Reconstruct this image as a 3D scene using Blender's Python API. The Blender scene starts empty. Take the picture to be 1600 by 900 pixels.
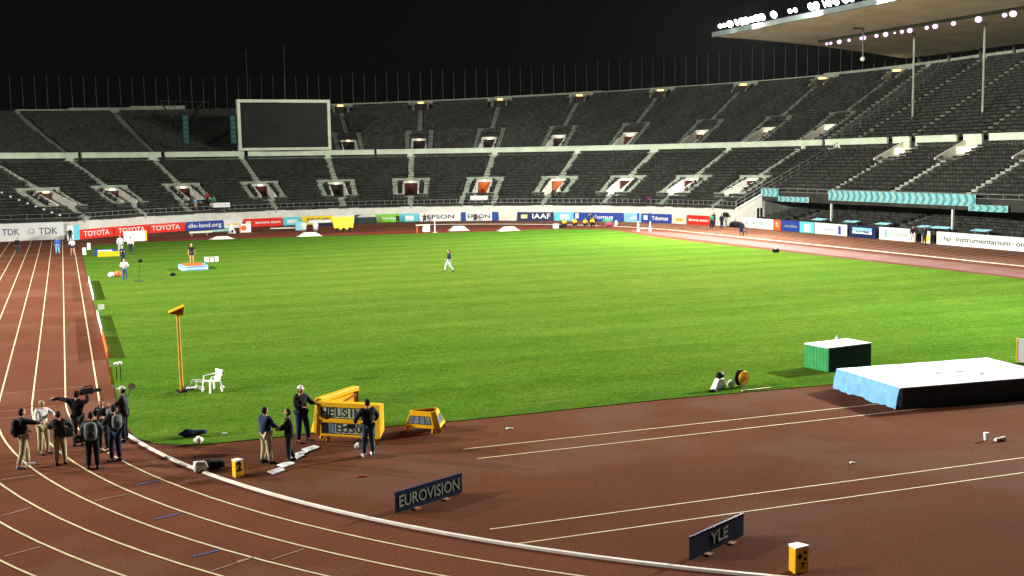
import bpy, math, random
from mathutils import Vector, Matrix
random.seed(7)
S = bpy.context.scene
COL = S.collection
R_ = math.radians

# ------------------------------------------------------------------ camera
cam_d = bpy.data.cameras.new('camera'); cam = bpy.data.objects.new('camera', cam_d); COL.objects.link(cam)
cam_d.sensor_width = 36.0; cam_d.lens = 36.0 * 1804.133 / 1600; cam_d.clip_end = 2000; cam_d.clip_start = 0.1
CAM = Vector((-0.8726, -48.1234, 9.150))
yaw, pit, roll = .36866684, .1103192, -.01646037
Fv = Vector((math.sin(yaw)*math.cos(pit), math.cos(yaw)*math.cos(pit), -math.sin(pit)))
Rv = Vector((math.cos(yaw), -math.sin(yaw), 0)); Uv = Rv.cross(Fv)
c_, s_ = math.cos(roll), math.sin(roll)
R2 = Rv*c_ + Uv*s_; U2 = Uv*c_ - Rv*s_
cam.matrix_world = Matrix(((R2.x, U2.x, -Fv.x, CAM.x), (R2.y, U2.y, -Fv.y, CAM.y), (R2.z, U2.z, -Fv.z, CAM.z), (0, 0, 0, 1)))
S.camera = cam
# ------------------------------------------------------------------ night sky, exposure
W = bpy.data.worlds.new('World'); S.world = W; W.use_nodes = True
W.node_tree.nodes['Background'].inputs[0].default_value = (0.55, 0.42, 0.42, 1)
W.node_tree.nodes['Background'].inputs[1].default_value = 0.0022
S.view_settings.view_transform = 'Standard'; S.view_settings.look = 'None'
S.view_settings.exposure = 0.12; S.view_settings.gamma = 1.0
FLOOD = 190000.0          # watts of each floodlight beam

# ------------------------------------------------------------------ materials
def mat(name, col, rough=.7, var=0.0, vscale=3.0, col2=None, bump=0.0, bscale=40.0, emit=0.0, metal=0.0, spec=0.15, stretch=None, island=0.0):
    m = bpy.data.materials.new(name); m.use_nodes = True
    nt = m.node_tree; b = nt.nodes['Principled BSDF']
    b.inputs['Base Color'].default_value = (*col, 1); b.inputs['Roughness'].default_value = rough
    b.inputs['Metallic'].default_value = metal; b.inputs['Specular IOR Level'].default_value = spec
    if emit:
        b.inputs['Emission Color'].default_value = (*col, 1); b.inputs['Emission Strength'].default_value = emit
    tc = nt.nodes.new('ShaderNodeTexCoord'); vec = tc.outputs['Object']
    if stretch:
        mp = nt.nodes.new('ShaderNodeMapping'); mp.inputs['Scale'].default_value = stretch
        nt.links.new(vec, mp.inputs[0]); vec = mp.outputs[0]
    if var > 0 or col2:
        n = nt.nodes.new('ShaderNodeTexNoise'); n.inputs['Scale'].default_value = vscale; n.inputs['Detail'].default_value = 5
        nt.links.new(vec, n.inputs['Vector'])
        r = nt.nodes.new('ShaderNodeValToRGB'); r.color_ramp.elements[0].position = .35; r.color_ramp.elements[1].position = .65
        c2 = col2 or tuple(min(1, c*(1+var)) for c in col); c1 = col if col2 else tuple(c*(1-var) for c in col)
        r.color_ramp.elements[0].color = (*c1, 1); r.color_ramp.elements[1].color = (*c2, 1)
        nt.links.new(n.outputs['Fac'], r.inputs[0]); out = r.outputs[0]
        if island:
            g = nt.nodes.new('ShaderNodeNewGeometry'); mr = nt.nodes.new('ShaderNodeMapRange')
            mr.inputs['To Min'].default_value = 1-island; mr.inputs['To Max'].default_value = 1+island
            nt.links.new(g.outputs['Random Per Island'], mr.inputs[0])
            mx = nt.nodes.new('ShaderNodeMix'); mx.data_type = 'RGBA'; mx.blend_type = 'MULTIPLY'; mx.inputs[0].default_value = 1
            nt.links.new(out, mx.inputs[6]); nt.links.new(mr.outputs[0], mx.inputs[7]); out = mx.outputs[2]
        nt.links.new(out, b.inputs['Base Color'])
    if bump > 0:
        n2 = nt.nodes.new('ShaderNodeTexNoise'); n2.inputs['Scale'].default_value = bscale; n2.inputs['Detail'].default_value = 3
        nt.links.new(tc.outputs['Object'], n2.inputs['Vector'])
        bp = nt.nodes.new('ShaderNodeBump'); bp.inputs['Strength'].default_value = bump; bp.inputs['Distance'].default_value = .03
        nt.links.new(n2.outputs['Fac'], bp.inputs['Height']); nt.links.new(bp.outputs[0], b.inputs['Normal'])
    return m

def grass_mat():
    m = bpy.data.materials.new('mown_grass'); m.use_nodes = True; nt = m.node_tree; b = nt.nodes['Principled BSDF']
    b.inputs['Roughness'].default_value = 1; b.inputs['Specular IOR Level'].default_value = 0
    tc = nt.nodes.new('ShaderNodeTexCoord')
    def noise(sc, stretch, det=4):
        mp = nt.nodes.new('ShaderNodeMapping'); mp.inputs['Scale'].default_value = stretch; mp.inputs['Rotation'].default_value = (0, 0, R_(-4))
        nt.links.new(tc.outputs['Object'], mp.inputs[0])
        n = nt.nodes.new('ShaderNodeTexNoise'); n.inputs['Scale'].default_value = sc; n.inputs['Detail'].default_value = det
        nt.links.new(mp.outputs[0], n.inputs['Vector']); return n
    def ramp(n, p0, p1, a, c):
        r = nt.nodes.new('ShaderNodeValToRGB'); r.color_ramp.elements[0].position = p0; r.color_ramp.elements[1].position = p1
        r.color_ramp.elements[0].color = (*a, 1); r.color_ramp.elements[1].color = (*c, 1); nt.links.new(n, r.inputs[0]); return r.outputs[0]
    def mul(a, c, f=1):
        mx = nt.nodes.new('ShaderNodeMix'); mx.data_type = 'RGBA'; mx.blend_type = 'MULTIPLY'; mx.inputs[0].default_value = f
        nt.links.new(a, mx.inputs[6]); nt.links.new(c, mx.inputs[7]); return mx.outputs[2]
    base = ramp(noise(.05, (1, 1.4, 1)).outputs['Fac'], .3, .7, (.052, .126, .0125), (.067, .140, .0150))
    streak = ramp(noise(1.0, (.035, .55, 1), 3).outputs['Fac'], .35, .65, (.93, .95, .92), (1.07, 1.05, 1.06))
    fine = ramp(noise(1.3, (1, 1.8, 1), 6).outputs['Fac'], .3, .7, (.86, .89, .8), (1.14, 1.1, 1.2))
    tiny = ramp(noise(7, (1, 1, 1), 5).outputs['Fac'], .3, .7, (.66, .70, .6), (1.34, 1.28, 1.36))
    wv = nt.nodes.new('ShaderNodeTexWave'); wv.bands_direction = 'Y'; wv.inputs['Scale'].default_value = .06; wv.inputs['Distortion'].default_value = .6
    nt.links.new(tc.outputs['Object'], wv.inputs['Vector'])
    stripes = ramp(wv.outputs['Fac'], .35, .65, (.93, .94, .93), (1.05, 1.04, 1.05))
    blotch = ramp(noise(.35, (1, 1.5, 1), 5).outputs['Fac'], .3, .7, (.84, .92, .85), (1.18, 1.04, 1.1))
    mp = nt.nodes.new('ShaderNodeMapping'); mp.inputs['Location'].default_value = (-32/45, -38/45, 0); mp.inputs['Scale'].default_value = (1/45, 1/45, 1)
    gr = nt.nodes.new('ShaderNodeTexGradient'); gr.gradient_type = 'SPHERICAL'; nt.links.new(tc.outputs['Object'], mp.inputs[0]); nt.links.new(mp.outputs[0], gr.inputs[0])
    centre_light = ramp(gr.outputs['Fac'], 0, .6, (1, 1, 1), (1.36, 1.12, 1.3))  # brighter, yellower light at the field centre, painted into the grass colour
    c = mul(mul(mul(mul(mul(mul(base, streak), fine), tiny), stripes), blotch), centre_light)
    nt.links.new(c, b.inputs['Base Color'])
    n2 = noise(25, (1, 1, 1), 4); bp = nt.nodes.new('ShaderNodeBump'); bp.inputs['Strength'].default_value = .6; bp.inputs['Distance'].default_value = .05
    nt.links.new(n2.outputs['Fac'], bp.inputs['Height']); nt.links.new(bp.outputs[0], b.inputs['Normal'])
    return m

def track_mat(name, a, c, wear):
    m = bpy.data.materials.new(name); m.use_nodes = True; nt = m.node_tree; b = nt.nodes['Principled BSDF']
    b.inputs['Roughness'].default_value = 1; b.inputs['Specular IOR Level'].default_value = .02
    tc = nt.nodes.new('ShaderNodeTexCoord')
    def ns(sc, det, p0, p1, ca, cc):
        n = nt.nodes.new('ShaderNodeTexNoise'); n.inputs['Scale'].default_value = sc; n.inputs['Detail'].default_value = det
        nt.links.new(tc.outputs['Object'], n.inputs['Vector'])
        r = nt.nodes.new('ShaderNodeValToRGB'); r.color_ramp.elements[0].position = p0; r.color_ramp.elements[1].position = p1
        r.color_ramp.elements[0].color = (*ca, 1); r.color_ramp.elements[1].color = (*cc, 1); nt.links.new(n.outputs['Fac'], r.inputs[0]); return r.outputs[0], n
    base, _ = ns(.22, 5, .3, .7, a, c)
    w, _ = ns(.16, 6, .52, .60, (0, 0, 0), (1, 1, 1))
    mx = nt.nodes.new('ShaderNodeMix'); mx.data_type = 'RGBA'; mx.inputs[7].default_value = (*wear, 1)
    ml = nt.nodes.new('ShaderNodeMath'); ml.operation = 'MULTIPLY'; ml.inputs[1].default_value = .55
    nt.links.new(w, ml.inputs[0]); nt.links.new(ml.outputs[0], mx.inputs[0]); nt.links.new(base, mx.inputs[6])
    g, gn = ns(12, 5, .3, .7, (.80, .80, .80), (1.2, 1.2, 1.2))
    m2 = nt.nodes.new('ShaderNodeMix'); m2.data_type = 'RGBA'; m2.blend_type = 'MULTIPLY'; m2.inputs[0].default_value = 1
    nt.links.new(mx.outputs[2], m2.inputs[6]); nt.links.new(g, m2.inputs[7]); nt.links.new(m2.outputs[2], b.inputs['Base Color'])
    bp = nt.nodes.new('ShaderNodeBump'); bp.inputs['Strength'].default_value = .3; bp.inputs['Distance'].default_value = .01
    nt.links.new(gn.outputs['Fac'], bp.inputs['Height']); nt.links.new(bp.outputs[0], b.inputs['Normal'])
    return m

M = {}
M['grass'] = grass_mat()
M['track'] = track_mat('running_track_rubber', (.108, .038, .021), (.134, .048, .027), (.15, .070, .045))
M['dzone'] = track_mat('apron_rubber', (.090, .033, .015), (.114, .042, .021), (.116, .060, .040))
M['pink'] = mat('pink_rubber', (.15, .062, .050), .8, .15, .5)
M['crimson'] = mat('crimson_rubber', (.16, .022, .014), .8, .2, .4)
M['ground'] = mat('asphalt', (.05, .05, .05), .9, .2, .3)
M['line'] = mat('cream_line_paint', (.62, .53, .33), .6, .12, 2)
M['faint'] = mat('worn_line_paint', (.28, .17, .13), .7, .25, 3)
M['blueline'] = mat('blue_line_paint', (.07, .13, .28), .7, .25, 3)
M['kerb'] = mat('kerb_white', (.75, .72, .62), .5, .08, 2)
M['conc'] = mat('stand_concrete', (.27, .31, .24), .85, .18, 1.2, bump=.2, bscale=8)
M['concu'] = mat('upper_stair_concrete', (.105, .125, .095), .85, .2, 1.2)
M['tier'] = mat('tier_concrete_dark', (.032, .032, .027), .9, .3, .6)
M['bench'] = mat('bench_wood', (.030, .030, .025), .7, .35, 1.5, island=.35)
M['parapet'] = mat('parapet_concrete', (.58, .67, .50), .8, .10, .6, bump=.2, bscale=5)
M['rim'] = mat('rim_concrete', (.26, .29, .22), .85, .15, .8)
M['whitewall'] = mat('white_wall_paint', (.66, .66, .58), .7, .07, .8)
M['greywall'] = mat('grey_panel_wall', (.22, .24, .20), .8, .1, .7)
M['recess'] = mat('recess_wall_plaster', (.66, .66, .58), .8, .1, 1)
M['door'] = mat('door_dark_red', (.07, .013, .009), .6, .2, 2)
M['door_orange'] = mat('door_orange', (.50, .10, .02), .6, .1, 2)
M['door_dark'] = mat('door_dark', (.02, .014, .010), .6, .2, 2)
M['lampw'] = mat('warm_lamp_glass', (1.0, .84, .5), .4, emit=2.2)
M['lampy'] = mat('yellow_lamp_glass', (1.0, .68, .2), .4, emit=2.6)
M['flood'] = mat('floodlight_glass', (1.0, .97, 1.0), .3, emit=22)
M['floodp'] = mat('floodlight_glass_pinkish', (1.0, .60, 1.0), .3, emit=1.6)
M['steel'] = mat('galvanised_steel', (.22, .24, .22), .5, .1, 3, metal=.3)
M['polemat'] = mat('pole_grey_paint', (.075, .08, .075), .5, .1, 2)
M['black'] = mat('black_plastic', (.012, .012, .014), .5, .2, 4)
M['housing'] = mat('dark_green_housing', (.03, .05, .045), .6, .2, 4)
M['screen'] = mat('dark_screen', (.012, .012, .010), .5, .3, .4)
M['roof'] = mat('roof_soffit_board', (.93, .84, .88), .8, .12, .25)
M['rooftop'] = mat('roof_fascia', (.13, .16, .15), .7, .1, .5)
M['white'] = mat('white_plastic', (.78, .79, .76), .45, .04, 4)
M['yellow'] = mat('yellow_fibreglass', (.78, .42, .015), .4, .07, 3)
M['ochre'] = mat('ochre_lining', (.30, .11, .01), .6, .15, 3)
M['yellowcloth'] = mat('yellow_cloth', (.85, .72, .05), .8, .12, 6)
M['orange'] = mat('orange_plastic', (.75, .13, .03), .5, .08, 3)
M['red'] = mat('red_board', (.75, .03, .015), .5, .05, 2)
M['navy'] = mat('navy_board', (.010, .022, .085), .45, .1, 2)
M['navyd'] = mat('dark_navy_board', (.007, .014, .040), .6, .15, 2)
M['blue'] = mat('blue_board', (.02, .06, .30), .5, .08, 2)
M['cyan'] = mat('cyan_board', (.12, .58, .68), .5, .06, 2)
M['teal'] = mat('teal_banner', (.045, .25, .31), .7, .2, 2)
M['dteal'] = mat('dim_teal_panel', (.022, .075, .075), .7, .2, 2)
M['dteal2'] = mat('dim_grey_teal_print', (.06, .12, .11), .7, .2, 2)
M['lteal'] = mat('light_teal_banner', (.24, .43, .40), .7, .15, 2)
M['green'] = mat('green_board', (.22, .60, .05), .5, .06, 2)
M['yellowb'] = mat('yellow_board', (.85, .62, .02), .5, .06, 2)
M['greenbox'] = mat('green_tarpaulin', (.035, .26, .08), .55, .1, 3, bump=.3, bscale=4)
M['vinylw'] = mat('white_vinyl_cover', (.58, .63, .67), .45, .08, 1.2, bump=.35, bscale=2.5)
M['vinylb'] = mat('blue_vinyl_cover', (.16, .38, .72), .45, .12, 3, bump=.4, bscale=5)
M['vinyln'] = mat('navy_vinyl', (.03, .055, .11), .5, .2, 2, bump=.3, bscale=4)
M['skin'] = mat('skin', (.50, .27, .18), .6, .06, 8)
M['letterg'] = mat('grey_lettering', (.30, .32, .26), .6, .08, 4)
M['letterd'] = mat('dark_lettering', (.03, .035, .05), .6, .08, 4)
M['letterb'] = mat('slate_lettering', (.12, .15, .20), .6, .05, 4)
M['letterdg'] = mat('dark_green_lettering', (.06, .09, .05), .6, .05, 4)
M['letterw'] = mat('white_lettering', (.8, .8, .78), .6, .03, 4)
M['lettery'] = mat('pale_yellow_lettering', (.60, .62, .28), .6, .1, 4)
M['cellb'] = mat('grey_blue_display_cell', (.14, .20, .24), .3, .25, 5)
M['cellg'] = mat('pale_display_cell', (.42, .48, .30), .3, .2, 5)
M['awning'] = mat('light_blue_sheet', (.25, .55, .66), .5, .08, 2)
M['greenl'] = mat('green_lettering', (.10, .42, .30), .6, .05, 4)
CL = {}
def cloth(name, col):
    if name not in CL: CL[name] = mat('cloth_' + name, col, .85, .18, 7, bump=.3, bscale=25)
    return CL[name]
cloth('black', (.012, .012, .014)); cloth('navy', (.015, .024, .06)); cloth('khaki', (.36, .33, .20)); cloth('jeans', (.05, .09, .14))
cloth('white', (.72, .72, .70)); cloth('grey', (.14, .17, .16)); cloth('darkgrey', (.035, .042, .045)); cloth('blue', (.05, .12, .42)); cloth('lightblue', (.15, .42, .70))
cloth('green', (.02, .30, .12)); cloth('yellow', (.85, .62, .02)); cloth('red', (.5, .02, .02)); cloth('hair', (.018, .012, .01)); cloth('blond', (.30, .26, .14)); cloth('palegrey', (.40, .45, .48))

# ------------------------------------------------------------------ mesh helpers
class MB:
    def __init__(s): s.v = []; s.f = []; s.mi = []
    def quad(s, a, b, c, d, mi=0):
        n = len(s.v); s.v += [tuple(a), tuple(b), tuple(c), tuple(d)]; s.f.append((n, n+1, n+2, n+3)); s.mi.append(mi)
    def hexa(s, p, mi=0):      # p: 4 bottom (ccw) + 4 top
        n = len(s.v); s.v += [tuple(q) for q in p]
        for f in ((3, 2, 1, 0), (4, 5, 6, 7), (0, 1, 5, 4), (1, 2, 6, 5), (2, 3, 7, 6), (3, 0, 4, 7)):
            s.f.append(tuple(n+i for i in f)); s.mi.append(mi)
    def box(s, x0, x1, y0, y1, z0, z1, mi=0):
        s.hexa([(x0, y0, z0), (x1, y0, z0), (x1, y1, z0), (x0, y1, z0), (x0, y0, z1), (x1, y0, z1), (x1, y1, z1), (x0, y1, z1)], mi)
    def bar(s, a, b, w, h=None, mi=0):   # box beam between points
        a = Vector(a); b = Vector(b); h = h or w; d = (b-a).normalized()
        up = Vector((0, 0, 1)) if abs(d.z) < .95 else Vector((0, 1, 0))
        x = d.cross(up).normalized()*w/2; y = x.cross(d).normalized()*h/2
        s.hexa([a-x-y, a+x-y, b+x-y, b-x-y, a-x+y, a+x+y, b+x+y, b-x+y], mi)
    def tube(s, a, b, r0, r1=None, n=10, mi=0):
        a = Vector(a); b = Vector(b); r1 = r0 if r1 is None else r1; d = (b-a).normalized()
        up = Vector((0, 0, 1)) if abs(d.z) < .95 else Vector((0, 1, 0))
        x = d.cross(up).normalized(); y = x.cross(d).normalized(); k = len(s.v)
        for P, r in ((a, r0), (b, r1)):
            for i in range(n):
                t = 2*math.pi*i/n; s.v.append(tuple(P + x*(math.cos(t)*r) + y*(math.sin(t)*r)))
        for i in range(n):
            j = (i+1) % n; s.f.append((k+i, k+j, k+n+j, k+n+i)); s.mi.append(mi)
        s.f.append(tuple(k+i for i in reversed(range(n)))); s.mi.append(mi)
        s.f.append(tuple(k+n+i for i in range(n))); s.mi.append(mi)
    def ball(s, c, rx, ry, rz, n=14, m=9, mi=0, fn=None):
        k = len(s.v)
        for j in range(m+1):
            ph = math.pi*j/m
            for i in range(n):
                t = 2*math.pi*i/n; p = Vector((math.sin(ph)*math.cos(t), math.sin(ph)*math.sin(t), math.cos(ph)))
                if fn: p = fn(p)
                s.v.append((c[0]+p.x*rx, c[1]+p.y*ry, c[2]+p.z*rz))
        for j in range(m):
            for i in range(n):
                a = k+j*n+i; b = k+j*n+(i+1) % n; s.f.append((a, a+n, b+n, b)); s.mi.append(mi)
    def prism(s, poly, z0, z1, mi=0):
        n = len(poly); k = len(s.v)
        s.v += [(p[0], p[1], z0) for p in poly] + [(p[0], p[1], z1) for p in poly]
        s.f.append(tuple(k+i for i in reversed(range(n)))); s.mi.append(mi)
        s.f.append(tuple(k+n+i for i in range(n))); s.mi.append(mi)
        for i in range(n):
            j = (i+1) % n; s.f.append((k+i, k+j, k+n+j, k+n+i)); s.mi.append(mi)
    def build(s, name, mats, parent=None, loc=None, rz=0, smooth=False, bevel=0):
        me = bpy.data.meshes.new(name); me.from_pydata(s.v, [], s.f)
        if not isinstance(mats, (list, tuple)): mats = [mats]
        for m in mats: me.materials.append(m)
        if len(mats) > 1: me.polygons.foreach_set('material_index', s.mi)
        if smooth: me.polygons.foreach_set('use_smooth', [True]*len(me.polygons))
        me.validate(); me.update()
        o = bpy.data.objects.new(name, me); COL.objects.link(o)
        if parent: o.parent = parent
        if loc: o.location = loc
        o.rotation_euler[2] = rz
        if bevel:
            b = o.modifiers.new('bevel', 'BEVEL'); b.width = bevel; b.segments = 2; b.limit_method = 'ANGLE'
        return o

def tag(o, label=None, cat=None, group=None, kind=None):
    if label: o['label'] = label
    if cat: o['category'] = cat
    if group: o['group'] = group
    if kind: o['kind'] = kind
    return o
def thing(name, label, cat, loc=(0, 0, 0), rz=0, group=None):
    o = bpy.data.objects.new(name, None); COL.objects.link(o); o.location = loc; o.rotation_euler[2] = rz
    o.empty_display_size = .3
    return tag(o, label, cat, group)

def text_mesh(txt, size, thick=.004, bold=0.0, sx=1.0):
    cu = bpy.data.curves.new('lettering', 'FONT'); cu.body = txt; cu.size = size; cu.extrude = thick; cu.offset = bold
    cu.align_x = 'CENTER'; cu.align_y = 'CENTER'; cu.resolution_u = 3
    o = bpy.data.objects.new('lettering', cu); COL.objects.link(o)
    bpy.context.view_layer.update()
    me = bpy.data.meshes.new_from_object(o.evaluated_get(bpy.context.evaluated_depsgraph_get()))
    bpy.data.objects.remove(o); bpy.data.curves.remove(cu)
    for v in me.vertices: v.co.x *= sx
    return me
def text_on(txt, size, m, parent, loc, nrm, bold=0.0, sx=1.0, fit=None, tilt=0):
    """upright lettering in the parent's frame, facing nrm (xy), fit = target width"""
    me = text_mesh(txt, size, bold=bold, sx=sx)
    if fit:
        w = max(v.co.x for v in me.vertices) - min(v.co.x for v in me.vertices)
        for v in me.vertices: v.co.x *= fit/w
    me.materials.clear(); me.materials.append(m)
    o = bpy.data.objects.new('lettering', me); COL.objects.link(o); o.parent = parent
    a = math.atan2(nrm[1], nrm[0]) + math.pi/2
    o.rotation_euler = (math.pi/2 - tilt, 0, a); o.location = loc
    return o

# ------------------------------------------------------------------ stadium path: q = degrees on the far curve (0..180), metres along the straight when q < 0
CX, CY = 35.3, 80.0
def P(q, R, z=0.0):
    if q >= 0:
        a = R_(q); return Vector((CX + R*math.cos(a), CY + R*math.sin(a), z))
    return Vector((CX + R, CY + q, z))
def R0(q):
    if q > 136.9: return min(56.5, 31/math.sin(R_(q)))
    return 45.5
def interp(x, xs, ys):
    if x <= xs[0]: return ys[0]
    for i in range(1, len(xs)):
        if x <= xs[i]: return ys[i-1] + (ys[i]-ys[i-1])*(x-xs[i-1])/(xs[i]-xs[i-1])
    return ys[-1]
def zrim(q): return interp(q, [-50, 0, 15, 40, 70, 101, 120, 140], [22.5, 22.4, 22.0, 21.5, 20.4, 19.1, 18.4, 18])
class Tier:
    def __init__(s, kind): s.k = kind
    def pt(s, q, t, dz=0.0):
        if s.k == 'L':
            r0 = R0(q); r1 = 61.6; return P(q, r0 + t*(r1-r0), 2.2 + t*7.55 + dz)
        if s.k == 'U': return P(q, 62.7 + t*(82-62.7), 10.5 + t*(zrim(q)-1.0-10.5) + dz)
        if s.k == 'F': return P(q, 47.6 + t*(61-47.6), .35 + t*2.9 + dz)
LOW, UPP, FRO = Tier('L'), Tier('U'), Tier('F')
def dq(q, R, m):           # metres along the path -> q units
    return m if q < 0 else math.degrees(m/R)

hz_m = bpy.data.materials.new('night_haze'); hz_m.use_nodes = True
nt = hz_m.node_tree; nt.nodes.remove(nt.nodes['Principled BSDF']); pv = nt.nodes.new('ShaderNodeVolumePrincipled')
pv.inputs['Color'].default_value = (.85, .95, .92, 1); pv.inputs['Density'].default_value = .000014; pv.inputs['Anisotropy'].default_value = .3
nt.links.new(pv.outputs[0], nt.nodes['Material Output'].inputs['Volume'])
mb = MB(); mb.box(-100, 170, -80, 230, -1.1, 46); tag(mb.build('haze', hz_m), kind='stuff')
# ---- ground, track, grass -------------------------------------------------
def sheet(name, poly, z, m):
    mb = MB(); n = len(poly); mb.v = [(p[0], p[1], z) for p in poly]; mb.f = [tuple(range(n))]; mb.mi = [0]
    o = mb.build(name, m); return tag(o, kind='structure')
sheet('ground', [(-900, -900), (900, -900), (900, 900), (-900, 900)], -.06, M['ground'])
tp = [(CX + 49*math.cos(R_(a)), 0 + 49*math.sin(R_(a))) for a in range(180, 361, 4)]
tp += [(CX+49, 20)] + [(CX+49, 78), (CX+47.5, 80)] + [tuple(P(q, 46.2)[:2]) for q in range(4, 137, 4)] + [(1.5, 111.6), (-12, 111.6), (-13.7, 90), (-13.7, 20)]
sheet('running_track', tp, 0.0, M['track'])
dz = [(CX + 35.2*math.cos(R_(a)), 35.2*math.sin(R_(a))) for a in range(180, 361, 4)] + [(CX+35.2, 3), (.1, 3)]
sheet('high_jump_apron', dz, .004, M['dzone'])
gp = [(.78, -5.6), (.95, -7.6), (1.5, -8.9), (2.3, -9.5), (3.3, -9.75), (8, -9.75), (12, -10.05), (20, -9.95), (27, -10.3), (40, -10.6), (63.4, -11), (63.3, 15), (63.2, 38), (62.6, 62), (62.8, 72), (64.6, 84), (64.3, 88.2), (58, 92.4), (52, 92.6), (45, 92.9), (36, 94.6), (29, 96.2), (21, 97.4), (10, 97.7), (6.5, 98), (3.2, 95.5), (1.3, 91.5), (.7, 86), (.7, 40), (.7, 0)]
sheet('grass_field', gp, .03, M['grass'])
mb = MB()   # edge of the turf, a small real step
for i in range(len(gp)):
    a, b = gp[i], gp[(i+1) % len(gp)]
    mb.quad((a[0], a[1], 0), (b[0], b[1], 0), (b[0], b[1], .03), (a[0], a[1], .03))
tag(mb.build('turf_edge', M['ground']), kind='structure')
sheet('sand_runway', [(64.0, -10), (68.6, -10), (68.6, 76), (66.6, 84), (64.9, 80)], .006, M['pink'])
sheet('steeplechase_strip', [(3, 99.2), (21, 98.9), (45, 94.2), (58, 93.6), (66, 90), (67.2, 93), (60, 98), (45, 100.5), (21, 103.2), (3, 102.2)], .005, M['crimson'])

def strip(name, pts, w, z, m, h=0.0):
    mb = MB(); L = []; n = len(pts)
    for i, p in enumerate(pts):
        a = Vector(pts[max(0, i-1)][:2]); b = Vector(pts[min(n-1, i+1)][:2]); d = (b-a).normalized(); nn = Vector((-d.y, d.x))*w/2
        L.append((Vector(p[:2])+nn, Vector(p[:2])-nn))
    for i in range(n-1):
        (a, b), (c, d) = L[i], L[i+1]
        if h > 0:
            mb.hexa([(b.x, b.y, 0), (d.x, d.y, 0), (c.x, c.y, 0), (a.x, a.y, 0), (b.x, b.y, h), (d.x, d.y, h), (c.x, c.y, h), (a.x, a.y, h)])
        else: mb.quad((b.x, b.y, z), (d.x, d.y, z), (c.x, c.y, z), (a.x, a.y, z))
    return tag(mb.build(name, m), kind='structure')
def loop_line(off, q_from=-90, q_to=90, ys=105):
    r = 35.3 + off; pts = [(CX - r, ys)]
    pts += [(CX - r, y) for y in range(int(ys)-5, 0, -5)]
    pts += [(CX + r*math.cos(R_(180+a)), r*math.sin(R_(180+a))) for a in range(0, 181, 2)]
    pts += [(CX + r, y) for y in range(5, 80, 5)]
    pts += [(CX + r*math.cos(R_(a)), 80 + r*math.sin(R_(a))) for a in range(0, 133 if off < 9.2 else 130, 3)]
    return pts
for k in range(0, 9):
    off = 1.22*k
    pts = loop_line(off, ys=110)
    if k == 0:
        pts = [(0.02, y) for y in range(110, -8, -6)]
        strip('lane_line', pts, .07, .009, M['line'])
    elif k < 8 or True:
        strip('lane_line', pts, .065, .009, M['line'])
kp = [(CX + 35.3*math.cos(R_(a)), 35.3*math.sin(R_(a))) for a in range(190, 361, 2)] + [(CX+35.3, y) for y in range(4, 80, 4)] + [(CX + 35.3*math.cos(R_(a)), 80 + 35.3*math.sin(R_(a))) for a in range(0, 70, 3)]
strip('track_kerb', kp, .10, 0, M['kerb'], h=.06)
for a, b in (((10.6, -13.9), (70, -14.3)), ((10.6, -15.2), (60, -15.5)), ((8.6, -21.8), (60, -22.4)), ((8.8, -23.1), (58, -23.6))):
    strip('runway_line', [a, b], .055, .011, M['line'])
for a, b in (((-.53, -15.03), (.42, -14.72)), ((-2.86, -15.49), (-2.12, -14.96)), ((-3.03, -11.57), (-2.14, -11.44)), ((-2.63, -19), (-1.85, -18.61)), ((2.42, -21.62), (2.88, -21.45)), ((1.79, -22.03), (2.8, -21.51)), ((3.19, -21.82), (4.03, -21.37)),
             ((-6, 2.6), (.0, 2.9)), ((-5, -1.2), (-1.6, -1.0)), ((-4.2, -2.6), (-1.8, -2.3))):
    strip('stagger_mark', [a, b], .06, .013, M['faint'])
for a, b in (((.65, -13.83), (1.26, -13.68)), ((.9, -17.48), (1.58, -17.19)), ((1.52, -20.84), (2.15, -20.63))):
    strip('relay_mark', [a, b], .07, .013, M['blueline'])

# ------------------------------------------------------------------ stands
LV = [(136.9, 'n'), (124.6, 'n'), (112.0, 'A'), (98.6, 'n'), (85.5, 'n'), (72.6, 'n'), (59.7, 'A'), (46.5, 'n'), (34.0, 'n'), (21.5, 'n'), (8.6, 'n')]
UV = [81.8, 71.5, 61.2, 50.8, 40.2, 29.3, 18.9, 9.1]
L0, L1 = 2.5, 150.0
def breaks(q0, q1, cuts, step=2.0, mstep=4.0):
    qs = set(cuts); q = q0
    while q < q1:
        qs.add(round(q, 4)); q += (mstep if q < 0 else step)
    qs.add(q1); qs.add(0.0) if q0 < 0 < q1 else None
    return sorted(x for x in qs if q0-1e-6 <= x <= q1+1e-6)
def build_tier(T, rows, q0, q1, holes, parent, name='tier', m=None, tstart=0.0):
    cuts = [h[0] for h in holes] + [h[1] for h in holes]
    qs = breaks(q0, q1, cuts); mb = MB()
    for a, b in zip(qs[:-1], qs[1:]):
        mid = (a+b)/2
        for r in range(rows):
            t0, t1 = tstart + (1-tstart)*r/rows, tstart + (1-tstart)*(r+1)/rows; tm = (t0+t1)/2
            if any(h[0] < mid < h[1] and h[2] < tm < h[3] for h in holes): continue
            za = T.pt(a, t0).z; zb = T.pt(b, t0).z; za1 = T.pt(a, t1).z; zb1 = T.pt(b, t1).z
            p = T.pt(a, t0); q_ = T.pt(b, t0); u = T.pt(a, t1); w = T.pt(b, t1)
            mb.quad(p, q_, (q_.x, q_.y, zb1), (p.x, p.y, za1))           # riser
            mb.quad((p.x, p.y, za1), (q_.x, q_.y, zb1), (w.x, w.y, zb1), (u.x, u.y, za1))  # tread
    return mb.build(name, m or M['tier'], parent)
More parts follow.
